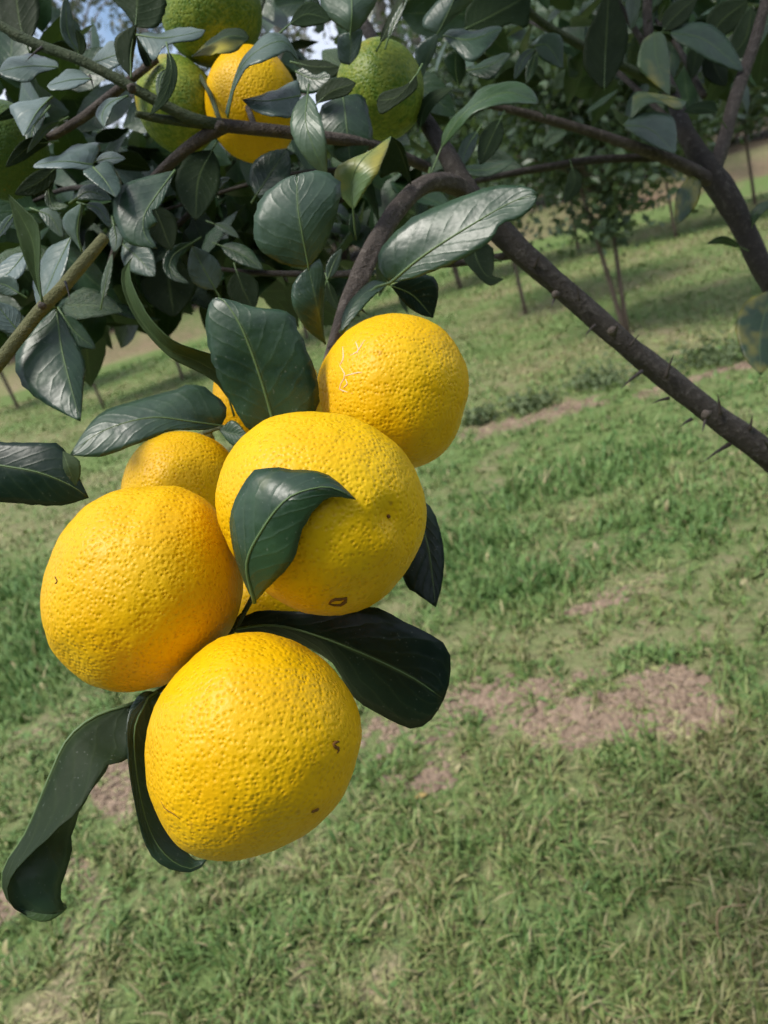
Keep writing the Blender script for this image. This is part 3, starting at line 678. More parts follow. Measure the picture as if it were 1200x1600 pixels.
def lf(M, w, d, roll=0.0, wl=1.0, wr=1.0, a=0.85, stalk_px=14, **kw):
    """midrib in photo pixels, half width in pixels, roll of the blade about its midrib in degrees (one value or base and tip)"""
    n = 11; dd = np.atleast_1d(np.asarray(d, float)); m2 = np.array([(x, y, q) for (x, y), q in zip(M, deps(len(M), d))])
    s = spline(m2, n); T = unit(np.gradient(s[:, :2], axis=0)); pr = np.stack([T[:, 1], -T[:, 0]], 1)
    t = np.linspace(0, 1, n); p = prof(t, a) * w; ro = np.radians(deps(n, roll))
    M3 = [P(*q) for q in s]
    def edge(sg, k):
        out = []
        for i in range(n):
            ww = p[i] * k * sg; out.append(P(s[i, 0] + pr[i, 0] * ww * math.cos(ro[i]), s[i, 1] + pr[i, 1] * ww * math.cos(ro[i]), s[i, 2] * (1 + ww * math.sin(ro[i]) / 1200)))
        return out
    st = [P(s[0, 0] - T[0, 0] * stalk_px, s[0, 1] - T[0, 1] * stalk_px, s[0, 2] + 0.002)] if stalk_px else None
    kw.setdefault('bloom', SKY_SHEEN.get(tuple(M[0]), 0.0))
    return put_leaf(M3, edge(1, wl), edge(-1, wr), stalk=st, **kw)

# leaves round the fruit cluster
o = leaf([(482, 418), (472, 365), (465, 320), (464, 272)], [(482, 418), (440, 412), (404, 387), (396, 350), (409, 310), (438, 284), (464, 272)],
         [(482, 418), (505, 388), (522, 345), (533, 305), (528, 282), (500, 268), (464, 272)], [.385, .375, .38], .004, .006, stalk=[(508, 538, .405), (496, 480, .394)])
leaf([(507, 537), (496, 480), (482, 418)], [(507, 537), (480, 515), (459, 482), (456, 450), (468, 430), (482, 418)], [(507, 537), (505, 500), (507, 440), (500, 406), (482, 418)],
     [.404, .39, .385], name='petiole_wing', parent=o)
o = leaf([(609, 443), (660, 401), (730, 356), (800, 316), (842, 303)], [(609, 443), (592, 418), (598, 385), (640, 346), (700, 316), (770, 293), (820, 291), (842, 303)],
         [(609, 443), (660, 431), (720, 406), (768, 377), (782, 350), (812, 341), (832, 325), (842, 303)], [.405, .385, .375], .010, -.004, stalk=[(532, 520, .40), (575, 458, .402)], ribr=.0009)
leaf([(532, 520), (550, 482), (575, 455), (609, 443)], [(532, 520), (537, 488), (557, 459), (582, 439), (609, 443)], [(532, 520), (552, 500), (580, 467), (609, 443)], [.398, .40, .405], .004, -.002, name='petiole_wing', parent=o)
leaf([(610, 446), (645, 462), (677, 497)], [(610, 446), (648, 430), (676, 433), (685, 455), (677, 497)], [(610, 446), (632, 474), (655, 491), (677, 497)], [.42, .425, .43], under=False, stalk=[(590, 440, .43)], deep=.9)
leaf([(430, 670), (414, 612), (394, 552), (374, 505), (350, 470), (333, 465)], [(430, 670), (390, 672), (354, 615), (335, 575), (322, 515), (326, 480), (333, 465)],
     [(430, 670), (485, 652), (499, 610), (485, 560), (463, 505), (452, 487), (400, 481), (360, 469), (333, 465)], [.365, .355, .35, .355], .006, .002, stalk=[(470, 690, .38)], ribr=.0009)
leaf([(358, 625), (345, 588), (308, 564), (262, 545), (225, 508), (200, 462), (196, 425), (208, 400)], [(358, 625), (335, 597), (308, 581), (266, 559), (226, 518), (199, 474), (189, 428), (208, 400)],
     [(358, 625), (362, 610), (354, 582), (333, 556), (307, 547), (263, 529), (234, 497), (207, 446), (202, 412), (208, 400)], [.385, .375, .37], .0, -.012, under=True, young=.25, stalk=[(366, 650, .39)])
leaf([(346, 665), (300, 659), (233, 653), (160, 674), (108, 712)], [(346, 665), (355, 640), (334, 616), (303, 601), (267, 612), (200, 630), (150, 653), (108, 712)],
     [(346, 665), (320, 672), (267, 674), (217, 694), (160, 713), (108, 712)], [.385, .37, .365], .010, -.004, stalk=[(385, 690, .39)])
leaf([(342, 672), (365, 678), (388, 680)], [(342, 672), (365, 657), (388, 680)], [(342, 672), (366, 697), (388, 680)], [.385, .38], rib=False)
leaf([(-70, 715), (0, 727), (60, 738), (110, 758), (139, 778)], [(-70, 715), (-20, 690), (0, 691), (60, 692), (96, 697), (118, 735), (139, 778)],
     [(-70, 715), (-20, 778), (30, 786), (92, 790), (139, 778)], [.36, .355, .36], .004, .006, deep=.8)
leaf([(98, 704), (106, 728), (118, 760)], [(98, 704), (100, 735), (118, 760)], [(98, 704), (122, 718), (126, 740), (118, 760)], [.352, .348, .35], under=True, rib=False, young=.15)
leaf([(398, 942), (386, 880), (413, 823), (447, 781), (480, 766), (517, 762), (557, 781)], [(398, 942), (383, 913), (366, 860), (361, 810), (374, 767), (404, 734), (463, 735), (510, 741), (557, 781)],
     [(398, 942), (412, 926), (440, 897), (464, 868), (471, 833), (491, 797), (518, 777), (557, 781)], [.290, .277, .270, .270, .276], .012, .002, yel=.36, ribr=.0006, label='dark leaf with brownish smears lying on the middle fruit')
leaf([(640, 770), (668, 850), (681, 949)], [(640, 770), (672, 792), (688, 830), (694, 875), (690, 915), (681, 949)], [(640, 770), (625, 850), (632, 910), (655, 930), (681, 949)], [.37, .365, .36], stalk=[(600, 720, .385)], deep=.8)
leaf([(350, 985), (420, 976), (480, 988), (560, 1018), (640, 1056), (694, 1092)], [(350, 985), (400, 955), (480, 955), (580, 947), (640, 975), (696, 1006), (705, 1050), (694, 1092)],
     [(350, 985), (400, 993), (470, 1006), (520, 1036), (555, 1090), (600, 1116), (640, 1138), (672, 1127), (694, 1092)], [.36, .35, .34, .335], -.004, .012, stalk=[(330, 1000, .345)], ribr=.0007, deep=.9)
leaf([(212, 1098), (150, 1118), (105, 1155), (76, 1215), (40, 1300), (8, 1350), (3, 1385), (22, 1418), (62, 1434)],
     [(212, 1098), (205, 1150), (200, 1184), (168, 1190), (138, 1232), (111, 1268), (70, 1310), (30, 1350), (11, 1390), (28, 1424), (62, 1434)],
     [(212, 1098), (190, 1140), (160, 1200), (125, 1260), (110, 1300), (105, 1340), (93, 1392), (99, 1421), (62, 1434)], [.335, .325, .315, .31, .315], -.012, .016, stalk=[(240, 1086, .34)], bulge=.25, ribr=.0008, yel=.12)
leaf([(90, 1405), (70, 1424), (30, 1428)], [(90, 1405), (104, 1420), (70, 1440), (30, 1428)], [(90, 1405), (60, 1414), (30, 1428)], [.322, .315, .312], rib=False, young=.5, name='leaf_tip', parent=TREE)
leaf([(232, 1090), (210, 1140), (214, 1220), (232, 1295), (262, 1340), (300, 1358), (326, 1340)], [(232, 1090), (202, 1110), (197, 1160), (205, 1225), (218, 1292), (235, 1335), (265, 1358), (305, 1362), (326, 1340)],
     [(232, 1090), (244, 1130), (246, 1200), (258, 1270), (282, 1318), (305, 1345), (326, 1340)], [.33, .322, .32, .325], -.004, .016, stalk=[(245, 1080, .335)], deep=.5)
leaf([(250, 1082), (225, 1100), (200, 1112)], [(250, 1082), (222, 1082), (200, 1112)], [(250, 1082), (248, 1105), (215, 1128), (200, 1112)], [.336, .33, .332], rib=False)

# leaves in the crown above: right of centre
leaf([(552, 329), (550, 285), (562, 255), (588, 230), (612, 212)], [(552, 329), (530, 300), (524, 266), (550, 248), (580, 236), (612, 212)], [(552, 329), (570, 300), (590, 270), (603, 240), (612, 212)], [.43, .42, .43], .002, -.004, yel=.55, young=.9, stalk=[(556, 375, .44)])
leaf([(612, 213), (628, 240), (643, 290)], [(612, 213), (632, 232), (643, 290)], [(612, 213), (592, 276), (620, 268), (643, 290)], [.432, .44, .45], under=True, rib=False)
lf([(552, 332), (554, 352), (556, 378)], 12, [.435, .44], 40, name='leaf')
lf([(481, 146), (478, 190), (492, 235), (511, 277)], 27, [.42, .41, .42], [-10, -35], young=.30, yel=.05)
leaf([(470, 150), (420, 158), (378, 156)], [(470, 150), (463, 128), (423, 145), (378, 156)], [(470, 150), (457, 182), (430, 184), (398, 174), (378, 156)], [.44, .43, .435], .012, -.006)
leaf([(356, 184), (366, 132), (383, 98), (412, 74), (445, 66), (468, 98)], [(356, 184), (352, 176), (366, 126), (383, 89), (413, 57), (442, 55), (460, 78), (468, 98)], [(356, 184), (368, 140), (385, 108), (410, 99), (433, 88), (450, 80), (468, 98)], [.44, .42, .41, .42], .014, -.006)
leaf([(300, 89), (335, 66), (360, 56), (390, 60)], [(300, 89), (333, 56), (357, 44), (380, 45), (390, 60)], [(300, 89), (335, 84), (365, 80), (390, 60)], [.45, .44, .45], .012, -.01, under=True, yel=.6)
leaf([(452, 38), (480, 22), (518, 32)], [(452, 38), (463, 16), (480, 2), (502, 10), (518, 32)], [(452, 38), (475, 42), (500, 38), (518, 32)], [.45, .455], under=True, stalk=[(430, 58, .45)])
o = leaf([(548, 52), (550, 8), (546, -70)], [(548, 52), (525, 38), (506, 18), (500, -10), (515, -50), (546, -70)], [(548, 52), (560, 46), (578, 22), (590, -5), (580, -50), (546, -70)], [.46, .455, .47], .004, .008, young=.18, stalk=[(546, 100, .47)])
leaf([(546, 102), (548, 75), (549, 52)], [(546, 102), (530, 95), (527, 62), (535, 52), (549, 52)], [(546, 102), (560, 85), (566, 60), (564, 45), (549, 52)], [.468, .46], name='petiole_wing', parent=o)
lf([(594, 68), (606, 44), (618, 22), (634, -20)], 10, [.47, .46], 30, under=True)
lf([(606, 64), (616, 36), (640, -10)], 6, [.465, .46], 20)
leaf([(462, 112), (490, 124), (518, 120)], [(462, 112), (475, 106), (492, 117), (508, 112), (518, 120)], [(462, 112), (470, 143), (497, 144), (518, 120)], [.47, .46])
leaf([(453, 96), (490, 104), (530, 104)], [(453, 96), (500, 93), (530, 104)], [(453, 96), (490, 118), (522, 120), (530, 104)], [.48, .475], under=True)
leaf([(494, 162), (520, 142), (557, 130)], [(494, 162), (493, 148), (502, 135), (518, 123), (540, 121), (557, 130)], [(494, 162), (517, 156), (543, 148), (557, 130)], [.45, .445], under=True, stalk=[(480, 185, .455)])
leaf([(536, 150), (542, 200), (548, 262)], [(536, 150), (505, 165), (498, 200), (515, 240), (548, 262)], [(536, 150), (565, 150), (577, 180), (580, 225), (548, 262)], [.475, .47, .475], .004, .006)
leaf([(651, 116), (622, 150), (588, 158)], [(651, 116), (633, 133), (598, 144), (588, 158)], [(651, 116), (650, 140), (617, 166), (594, 178), (588, 158)], [.44, .445], under=True, stalk=[(660, 100, .45)])
lf([(656, 200), (664, 168), (684, 148), (711, 136)], 13, [.52, .51], 35, under=True)
o = leaf([(689, 233), (715, 190), (745, 163), (792, 145), (843, 162)], [(689, 233), (692, 210), (705, 187), (727, 166), (750, 142), (780, 130), (812, 129), (833, 144), (843, 162)], [(689, 233), (720, 200), (742, 178), (772, 166), (800, 164), (843, 162)],
         [.48, .465, .46, .47], .012, -.010, yel=.20, young=.16, stalk=[(672, 262, .49), (668, 285, .47)])
o = leaf([(684, 52), (700, 20), (722, -30)], [(684, 52), (662, 44), (661, 30), (676, 10), (700, -15), (722, -30)], [(684, 52), (707, 30), (738, 2), (740, -15), (722, -30)], [.53, .52], .004, .006, young=.12, stalk=[(658, 125, .55)])
leaf([(658, 125), (668, 90), (684, 52)], [(658, 125), (650, 105), (652, 72), (684, 52)], [(658, 125), (668, 105), (682, 75), (684, 52)], [.545, .53], name='petiole_wing', parent=o)
leaf([(692, 56), (735, 62), (786, 44)], [(692, 56), (706, 46), (740, 49), (775, 41), (786, 44)], [(692, 56), (710, 78), (735, 98), (760, 80), (786, 44)], [.54, .53, .54], .012, -.006)
leaf([(717, 137), (712, 110), (712, 78)], [(717, 137), (700, 110), (695, 88), (712, 78)], [(717, 137), (728, 112), (724, 88), (712, 78)], [.56, .55])
leaf([(728, 111), (762, 104), (799, 84)], [(728, 111), (755, 96), (784, 84), (799, 84)], [(728, 111), (745, 120), (766, 126), (783, 108), (799, 84)], [.57, .56], .008, -.006)
leaf([(725, 46), (770, 24), (830, -10)], [(725, 46), (735, 0), (790, -40), (830, -10)], [(725, 46), (770, 46), (800, 36), (824, 42), (830, -10)], [.60, .60], under=True)
leaf([(835, 72), (856, 72), (880, 108)], [(835, 72), (850, 54), (877, 58), (880, 108)], [(835, 72), (845, 92), (864, 102), (880, 108)], [.64, .64])
lf([(836, 76), (818, 92), (803, 126)], 9, [.64, .63], 20); lf([(838, 84), (830, 108), (822, 132)], 8, [.65, .65], 10, young=.1)
leaf([(944, 141), (946, 80), (952, -30)], [(944, 141), (924, 122), (912, 100), (915, 57), (930, 25), (952, -30)], [(944, 141), (958, 124), (974, 94), (982, 62), (975, 22), (952, -30)], [.66, .66], under=True)
leaf([(1022, 50), (1026, 95), (1047, 151)], [(1022, 50), (1004, 65), (996, 92), (1001, 113), (1047, 151)], [(1022, 50), (1038, 56), (1046, 95), (1047, 151)], [.74, .73], yel=.40, young=.38)
leaf([(1074, 157), (1030, 154), (1000, 154), (985, 187)], [(1074, 157), (1040, 149), (1003, 144), (990, 150), (985, 187)], [(1074, 157), (1062, 172), (1030, 162), (1012, 164), (985, 187)], [.72, .71], .008, -.008, yel=.5, young=.35)
leaf([(973, 196), (1015, 202), (1056, 241)], [(973, 196), (992, 180), (1040, 177), (1056, 200), (1056, 241)], [(973, 196), (996, 214), (1026, 231), (1056, 241)], [.71, .70], .008, -.004, young=.1)
leaf([(1121, 176), (1095, 169), (1066, 175)], [(1121, 176), (1115, 158), (1087, 161), (1066, 175)], [(1121, 176), (1090, 178), (1066, 175)], [.73, .72], under=True, stalk=[(1135, 200, .75)])
lf([(1045, 52), (1100, 62), (1162, 112)], 26, [.78, .77], 20); lf([(1112, 82), (1118, 108), (1134, 135)], 21, [.80, .80], 10, under=True); lf([(1090, 66), (1086, 92), (1080, 124)], 15, [.82, .82], 30, under=True)
lf([(1036, 48), (1055, 25), (1090, -5)], 18, [.78, .78], 10, under=True); lf([(1140, 90), (1165, 60), (1175, 10)], 22, [.84, .84], 10, under=True); lf([(1110, 60), (1130, 30), (1170, 0)], 24, [.86, .86], 0, under=True)
lf([(1090, 272), (1074, 308), (1057, 352)], 19, [.742, .725], 20, yel=.56, young=.05, label='yellow-blotched leaf hanging under the right branch')
lf([(1157, 386), (1130, 375), (1103, 381)], 8, [.74, .73], 35); lf([(1176, 352), (1184, 330), (1212, 312)], 9, [.74, .73], 30, young=.1)
leaf([(1206, 452), (1188, 520), (1189, 587)], [(1206, 452), (1165, 472), (1149, 510), (1160, 555), (1189, 587)], [(1206, 452), (1232, 490), (1222, 545), (1189, 587)], [.725, .70], .004, .004, yel=.54, young=.05, stalk=[(1204, 438, .745), (1210, 446, .735)], label='green leaf mottled with yellow at the right edge')
leaf([(736, 372), (746, 408), (762, 432), (788, 436)], [(736, 372), (720, 395), (740, 425), (765, 446), (788, 436)], [(736, 372), (768, 385), (772, 415), (770, 430), (788, 436)], [.50, .495], under=True)
lf([(894, 262), (898, 285), (882, 318)], 13, [.72, .71], 20, under=True); lf([(782, 186), (768, 215), (750, 258)], 18, [.55, .54], 15, under=True); lf([(746, 205), (730, 230), (717, 268)], 13, [.54, .53], 25)
lf([(718, 264), (760, 266), (806, 250)], 12, [.66, .65], 30); lf([(770, 405), (745, 398), (722, 385)], 18, [.51, .51], 0, under=True)
lf([(840, 165), (850, 176), (853, 184)], 4, [.5, .5], 0, under=True, rib=False)

# leaves in the crown above: left
lf([(42, 70), (30, 30), (20, -60)], 34, [.46, .46], 0, under=True); lf([(122, 82), (106, 50), (102, -12)], 12, [.46, .45], -25, young=.1); lf([(122, 90), (124, 70), (120, 46)], 11, [.47, .46], 20, under=True)
lf([(122, 88), (98, 76), (72, 78)], 16, [.48, .47], 40, under=True)
leaf([(92, 106), (45, 104), (-3, 112)], [(92, 106), (86, 95), (48, 87), (14, 92), (-3, 112)], [(92, 106), (62, 116), (42, 130), (10, 122), (-3, 112)], [.46, .45], .014, -.006)
leaf([(143, 124), (110, 126), (73, 135)], [(143, 124), (118, 109), (90, 121), (73, 135)], [(143, 124), (118, 138), (84, 143), (73, 135)], [.43, .42], .016, -.008, young=.1)
leaf([(138, 101), (165, 92), (205, 78)], [(138, 101), (172, 67), (205, 78)], [(138, 101), (162, 113), (190, 100), (205, 78)], [.47, .47], .012, -.004, young=.1)
leaf([(205, 122), (205, 80), (213, 38)], [(205, 122), (187, 100), (179, 75), (184, 55), (213, 38)], [(205, 122), (209, 90), (213, 60), (213, 38)], [.44, .435], .0, .01, under=True)
leaf([(236, 102), (226, 78), (213, 54)], [(236, 102), (226, 102), (216, 78), (213, 54)], [(236, 102), (238, 78), (224, 52), (213, 54)], [.45, .445], under=True)
leaf([(213, 55), (250, 60), (285, 56), (322, 47)], [(213, 55), (233, 51), (254, 54), (281, 44), (322, 47)], [(213, 55), (240, 96), (254, 75), (282, 67), (310, 62), (322, 47)], [.435, .43, .435], .014, -.006)
leaf([(212, 42), (214, 10), (216, -45)], [(212, 42), (194, 18), (174, -5), (185, -30), (216, -45)], [(212, 42), (238, 44), (252, 32), (258, -5), (216, -45)], [.46, .455], under=True)
lf([(263, 80), (268, 112), (256, 150), (233, 182)], 12, [.42, .41], [30, 10], under=True); lf([(262, 108), (252, 122), (247, 155)], 7, [.43, .43], 10, young=.15)
leaf([(200, 150), (172, 162), (160, 180), (163, 200)], [(200, 150), (167, 157), (150, 178), (163, 200)], [(200, 150), (180, 164), (172, 180), (163, 200)], [.435, .42], .010, -.004, young=.05)
leaf([(82, 151), (58, 176), (37, 214)], [(82, 151), (50, 157), (17, 168), (26, 192), (37, 214)], [(82, 151), (70, 172), (56, 192), (37, 214)], [.43, .41], .010, .0, young=.1)
lf([(95, 189), (68, 204), (41, 240)], 9, [.44, .43], 40)
leaf([(145, 258), (100, 253), (52, 258)], [(145, 258), (157, 232), (149, 223), (117, 231), (98, 243), (75, 247), (52, 258)], [(145, 258), (143, 266), (100, 264), (56, 263), (52, 258)], [.43, .42, .42], .020, -.006)
lf([(150, 253), (172, 248), (197, 248)], 14, [.45, .45], 40)
leaf([(146, 262), (164, 282), (181, 309)], [(146, 262), (168, 252), (184, 272), (190, 294), (181, 309)], [(146, 262), (130, 270), (150, 289), (181, 309)], [.42, .41], .008, -.004)
leaf([(274, 266), (243, 308), (225, 340), (228, 370), (246, 389)], [(274, 266), (217, 280), (192, 292), (177, 322), (183, 353), (202, 381), (246, 389)], [(274, 266), (261, 300), (247, 326), (236, 330), (247, 348), (233, 360), (246, 389)], [.43, .42, .42], .004, .002)
lf([(240, 322), (252, 350), (268, 392)], 24, [.46, .46], 10, under=True); lf([(332, 234), (310, 280), (306, 345)], 36, [.47, .46], 10, under=True)
leaf([(66, 472), (57, 430), (52, 380), (34, 340), (12, 302)], [(66, 472), (45, 421), (30, 382), (21, 342), (12, 302)], [(66, 472), (62, 430), (62, 385), (59, 350), (38, 327), (12, 302)], [.385, .375, .37], .0, -.008, under=True, young=.22)
leaf([(112, 370), (88, 420), (60, 486)], [(112, 370), (82, 385), (64, 408), (53, 446), (60, 486)], [(112, 370), (106, 408), (95, 442), (72, 466), (60, 486)], [.42, .42], .008, -.008, young=.1)
leaf([(128, 393), (121, 362), (127, 317)], [(128, 393), (116, 377), (100, 356), (101, 336), (127, 317)], [(128, 393), (124, 362), (129, 330), (127, 317)], [.41, .40], .004, .006, young=.1)
lf([(134, 320), (156, 328), (173, 358)], 11, [.44, .44], 35); lf([(178, 352), (182, 374), (178, 395)], 11, [.43, .43], 0, young=.2)
lf([(32, 521), (14, 500), (-8, 472)], 22, [.395, .39], -20); lf([(40, 395), (20, 420), (-14, 452)], 22, [.43, .42], -35); lf([(30, 458), (10, 446), (-14, 440)], 17, [.41, .41], 20); lf([(22, 334), (10, 350), (-6, 374)], 8, [.42, .41], 20, young=.15)
leaf([(88, 480), (96, 542), (110, 600), (126, 659)], [(88, 480), (46, 520), (25, 556), (32, 596), (70, 631), (126, 659)], [(88, 480), (112, 520), (133, 567), (131, 602), (126, 659)], [.40, .39, .38], .0, .006, under=False, yel=.16, stalk=[(70, 478, .392)])
lf([(98, 492), (118, 520), (150, 546)], 17, [.46, .46], 20)
lf([(337, 453), (318, 420), (300, 384)], 27, [.48, .47], -20); lf([(302, 378), (270, 400), (268, 426), (297, 444)], 12, [.50, .49], 20); lf([(192, 382), (218, 405), (243, 432)], 25, [.50, .49], -15)
lf([(370, 424), (380, 452), (397, 486)], 25, [.52, .52], 0, under=True); lf([(345, 384), (378, 398), (412, 422)], 16, [.53, .52], 25); lf([(335, 350), (355, 358), (374, 372)], 8, [.55, .55], 30, young=.3); lf([(330, 300), (345, 285), (360, 278)], 8, [.56, .56], 30, young=.3)
lf([(400, 306), (425, 268), (450, 232)], 32, [.48, .48], 10); lf([(512, 436), (522, 410), (534, 388)], 10, [.48, .48], -20, young=.1); lf([(512, 440), (518, 462), (531, 488)], 9, [.48, .48], 20, under=True)
lf([(120, 310), (140, 300), (175, 312)], 14, [.45, .45], 30, young=.1); lf([(60, 330), (80, 340), (98, 372)], 14, [.46, .46], 20, young=.2); lf([(160, 470), (168, 430), (176, 395)], 7, [.47, .47], 10, young=.1)
lf([(75, 290), (82, 320), (108, 322)], 9, [.44, .44], 20, young=.2)

lf([(78, 222), (48, 228), (8, 262)], 15, [.44, .43], 25, under=True); lf([(88, 262), (62, 284), (22, 304)], 18, [.44, .43], 15, under=True); lf([(70, 176), (52, 200), (48, 236)], 12, [.45, .44], 10, bloom=.3)  # bloom: painted sky sheen
lf([(60, 160), (28, 172), (-12, 190)], 11, [.44, .43], 30, under=True)

# leaves deeper in the crown, sharing a few shapes
fill_meshes = []
for v in range(6):
    g = random.Random(40 + v); n = 12; t = np.linspace(0, 1, n); w = (0.24 + 0.06 * g.random()) * prof(t, .85)
    cv = g.uniform(-.30, .45); tw = g.uniform(-.7, .7); fold = g.uniform(.05, .45)
    M3 = np.stack([0.06 * np.sin(t * 3) * g.uniform(-1, 1), t - .12 * cv * t ** 2, -cv * t ** 2 * .6], 1)
    ang = tw * t
    Lr = M3 + np.stack([-w * np.cos(ang), 0 * t, w * np.sin(ang) + fold * w], 1); Rr = M3 + np.stack([w * np.cos(ang), 0 * t, -w * np.sin(ang) + fold * w], 1)
    save = CAM; CAM = np.array([0, .5, 50.0])
    me, _, _ = leaf_mesh(M3, Lr, Rr, .14, .03, False, 0.006, 12, 3, v * 2.3); CAM = save
    fill_meshes.append(me)

def fill(px, py, d, size, g):
    o = add_obj('leaf', g.choice(fill_meshes), TREE)
    o.location = P(px, py, d)
    ax = Vector((g.gauss(0, 1), g.gauss(0, 1), g.gauss(-.35, .6))).normalized()          # leaf axis, drooping a little
    nz = Vector((g.gauss(-.25, .6), g.gauss(-.35, .6), g.gauss(.8, .5)))
    nz = (nz - ax * nz.dot(ax)).normalized(); x = ax.cross(nz)
    m = Matrix((x, ax, nz)).transposed().to_4x4(); o.rotation_mode = 'QUATERNION'; o.rotation_quaternion = m.to_quaternion()
    o.scale = (size,) * 3; o['yellowing'] = 0.35 if g.random() < .05 else 0.0; o['young'] = g.random() ** 3 * .35
g = random.Random(99)
REG = [(170, 210, 400, 440, 38, .56, .85), (380, 220, 640, 430, 30, .60, .85), (-40, 230, 200, 520, 30, .55, .8), (200, 400, 380, 500, 10, .6, .8), (330, 60, 560, 200, 10, .60, .8),
       (640, 120, 800, 300, 16, .72, .95), (680, -60, 1200, 110, 36, .88, 1.25), (880, 60, 1010, 230, 10, .85, 1.1)]
for (x0, y0, x1, y1, n, d0, d1) in REG:
    for k in range(n):
        fill(g.uniform(x0, x1), g.uniform(y0, y1), g.uniform(d0, d1), g.uniform(.040, .066), g)
for (a, b) in [((640, 260, .56), (250, 330, .62)), ((560, 300, .60), (400, 420, .66)), ((300, 330, .62), (200, 480, .66)), ((190, 300, .55), (20, 330, .60)), ((1060, 200, .78), (820, 30, 1.0)), ((1100, 150, .80), (1000, 10, 1.0)), ((400, 203, .465), (330, 60, .62))]:
    m = ((a[0] + b[0]) / 2, (a[1] + b[1]) / 2 - 20, (a[2] + b[2]) / 2)
    branch('t%d' % len(BR), [a, m, b], [5, 4, 2], M_BARK, 8, 20)

# the rest of the crown, over and beside the branches
def crown_mass(n, boxes, seed):
    g = np.random.default_rng(seed); Vs, Fs, fm, uvs = [], [], [], []; k = 0
    nl = 6; t = np.linspace(0, 1, nl)
    for q in range(n):
        x0, y0, x1, y1, d0, d1 = boxes[q % len(boxes)]
        c = P(g.uniform(x0, x1), g.uniform(y0, y1), g.uniform(d0, d1)); L = g.uniform(.05, .075)
        ax = unit(g.normal(0, 1, 3) + np.array([0, 0, -.3])); nz = g.normal(0, .6, 3) + np.array([-.2, -.3, .9]); nz = unit(nz - ax * nz.dot(ax)); sx = np.cross(ax, nz)
        cv = g.uniform(-.2, .5); w = L * .26 * prof(t) + 1e-5
        m = c + np.outer(t * L, ax) - np.outer(cv * t * t * L * .6, nz)
        V = np.stack([m - np.outer(w, sx) + np.outer(w * .25, nz), m, m + np.outer(w, sx) + np.outer(w * .25, nz)], 1).reshape(-1, 3)
        i = np.arange(nl - 1)[:, None] * 3; j = np.arange(2)[None, :]
        F = np.stack([i + j, i + j + 1, i + j + 4, i + j + 3], -1).reshape(-1, 4)
        Vs.append(V); Fs.append(F + k); k += len(V)
        uvs.append(np.stack([np.tile([0, .5, 1], nl), np.repeat(t, 3)], 1))
    return mesh_np('foliage', np.vstack(Vs), np.vstack(Fs), [M_TOP], None, True, np.vstack(uvs))
for bx, n_, sd_ in (([(650, -500, 1500, -40, .75, 1.35), (650, -500, 1500, -40, .75, 1.35), (250, -900, 1500, -150, .65, 1.5), (1300, -300, 1900, 150, .9, 1.5), (350, -1100, 1100, -300, .42, .62)], 900, 12),
                    ([(150, 190, 640, 440, .62, .95), (160, 230, 420, 470, .6, .9), (-60, 250, 200, 500, .58, .85)], 330, 13), ([(680, -80, 1200, 90, .95, 1.4), (880, -20, 1200, 130, .9, 1.3)], 150, 14), ([(-40, 50, 210, 250, .58, .85), (330, -50, 640, 130, .66, .95), (-40, 50, 120, 200, .55, .8)], 66, 16)):
    o = add_obj('foliage', crown_mass(n_, bx, sd_), TREE); o['kind'] = 'stuff'; o['yellowing'] = 0.0; o['young'] = 0.0

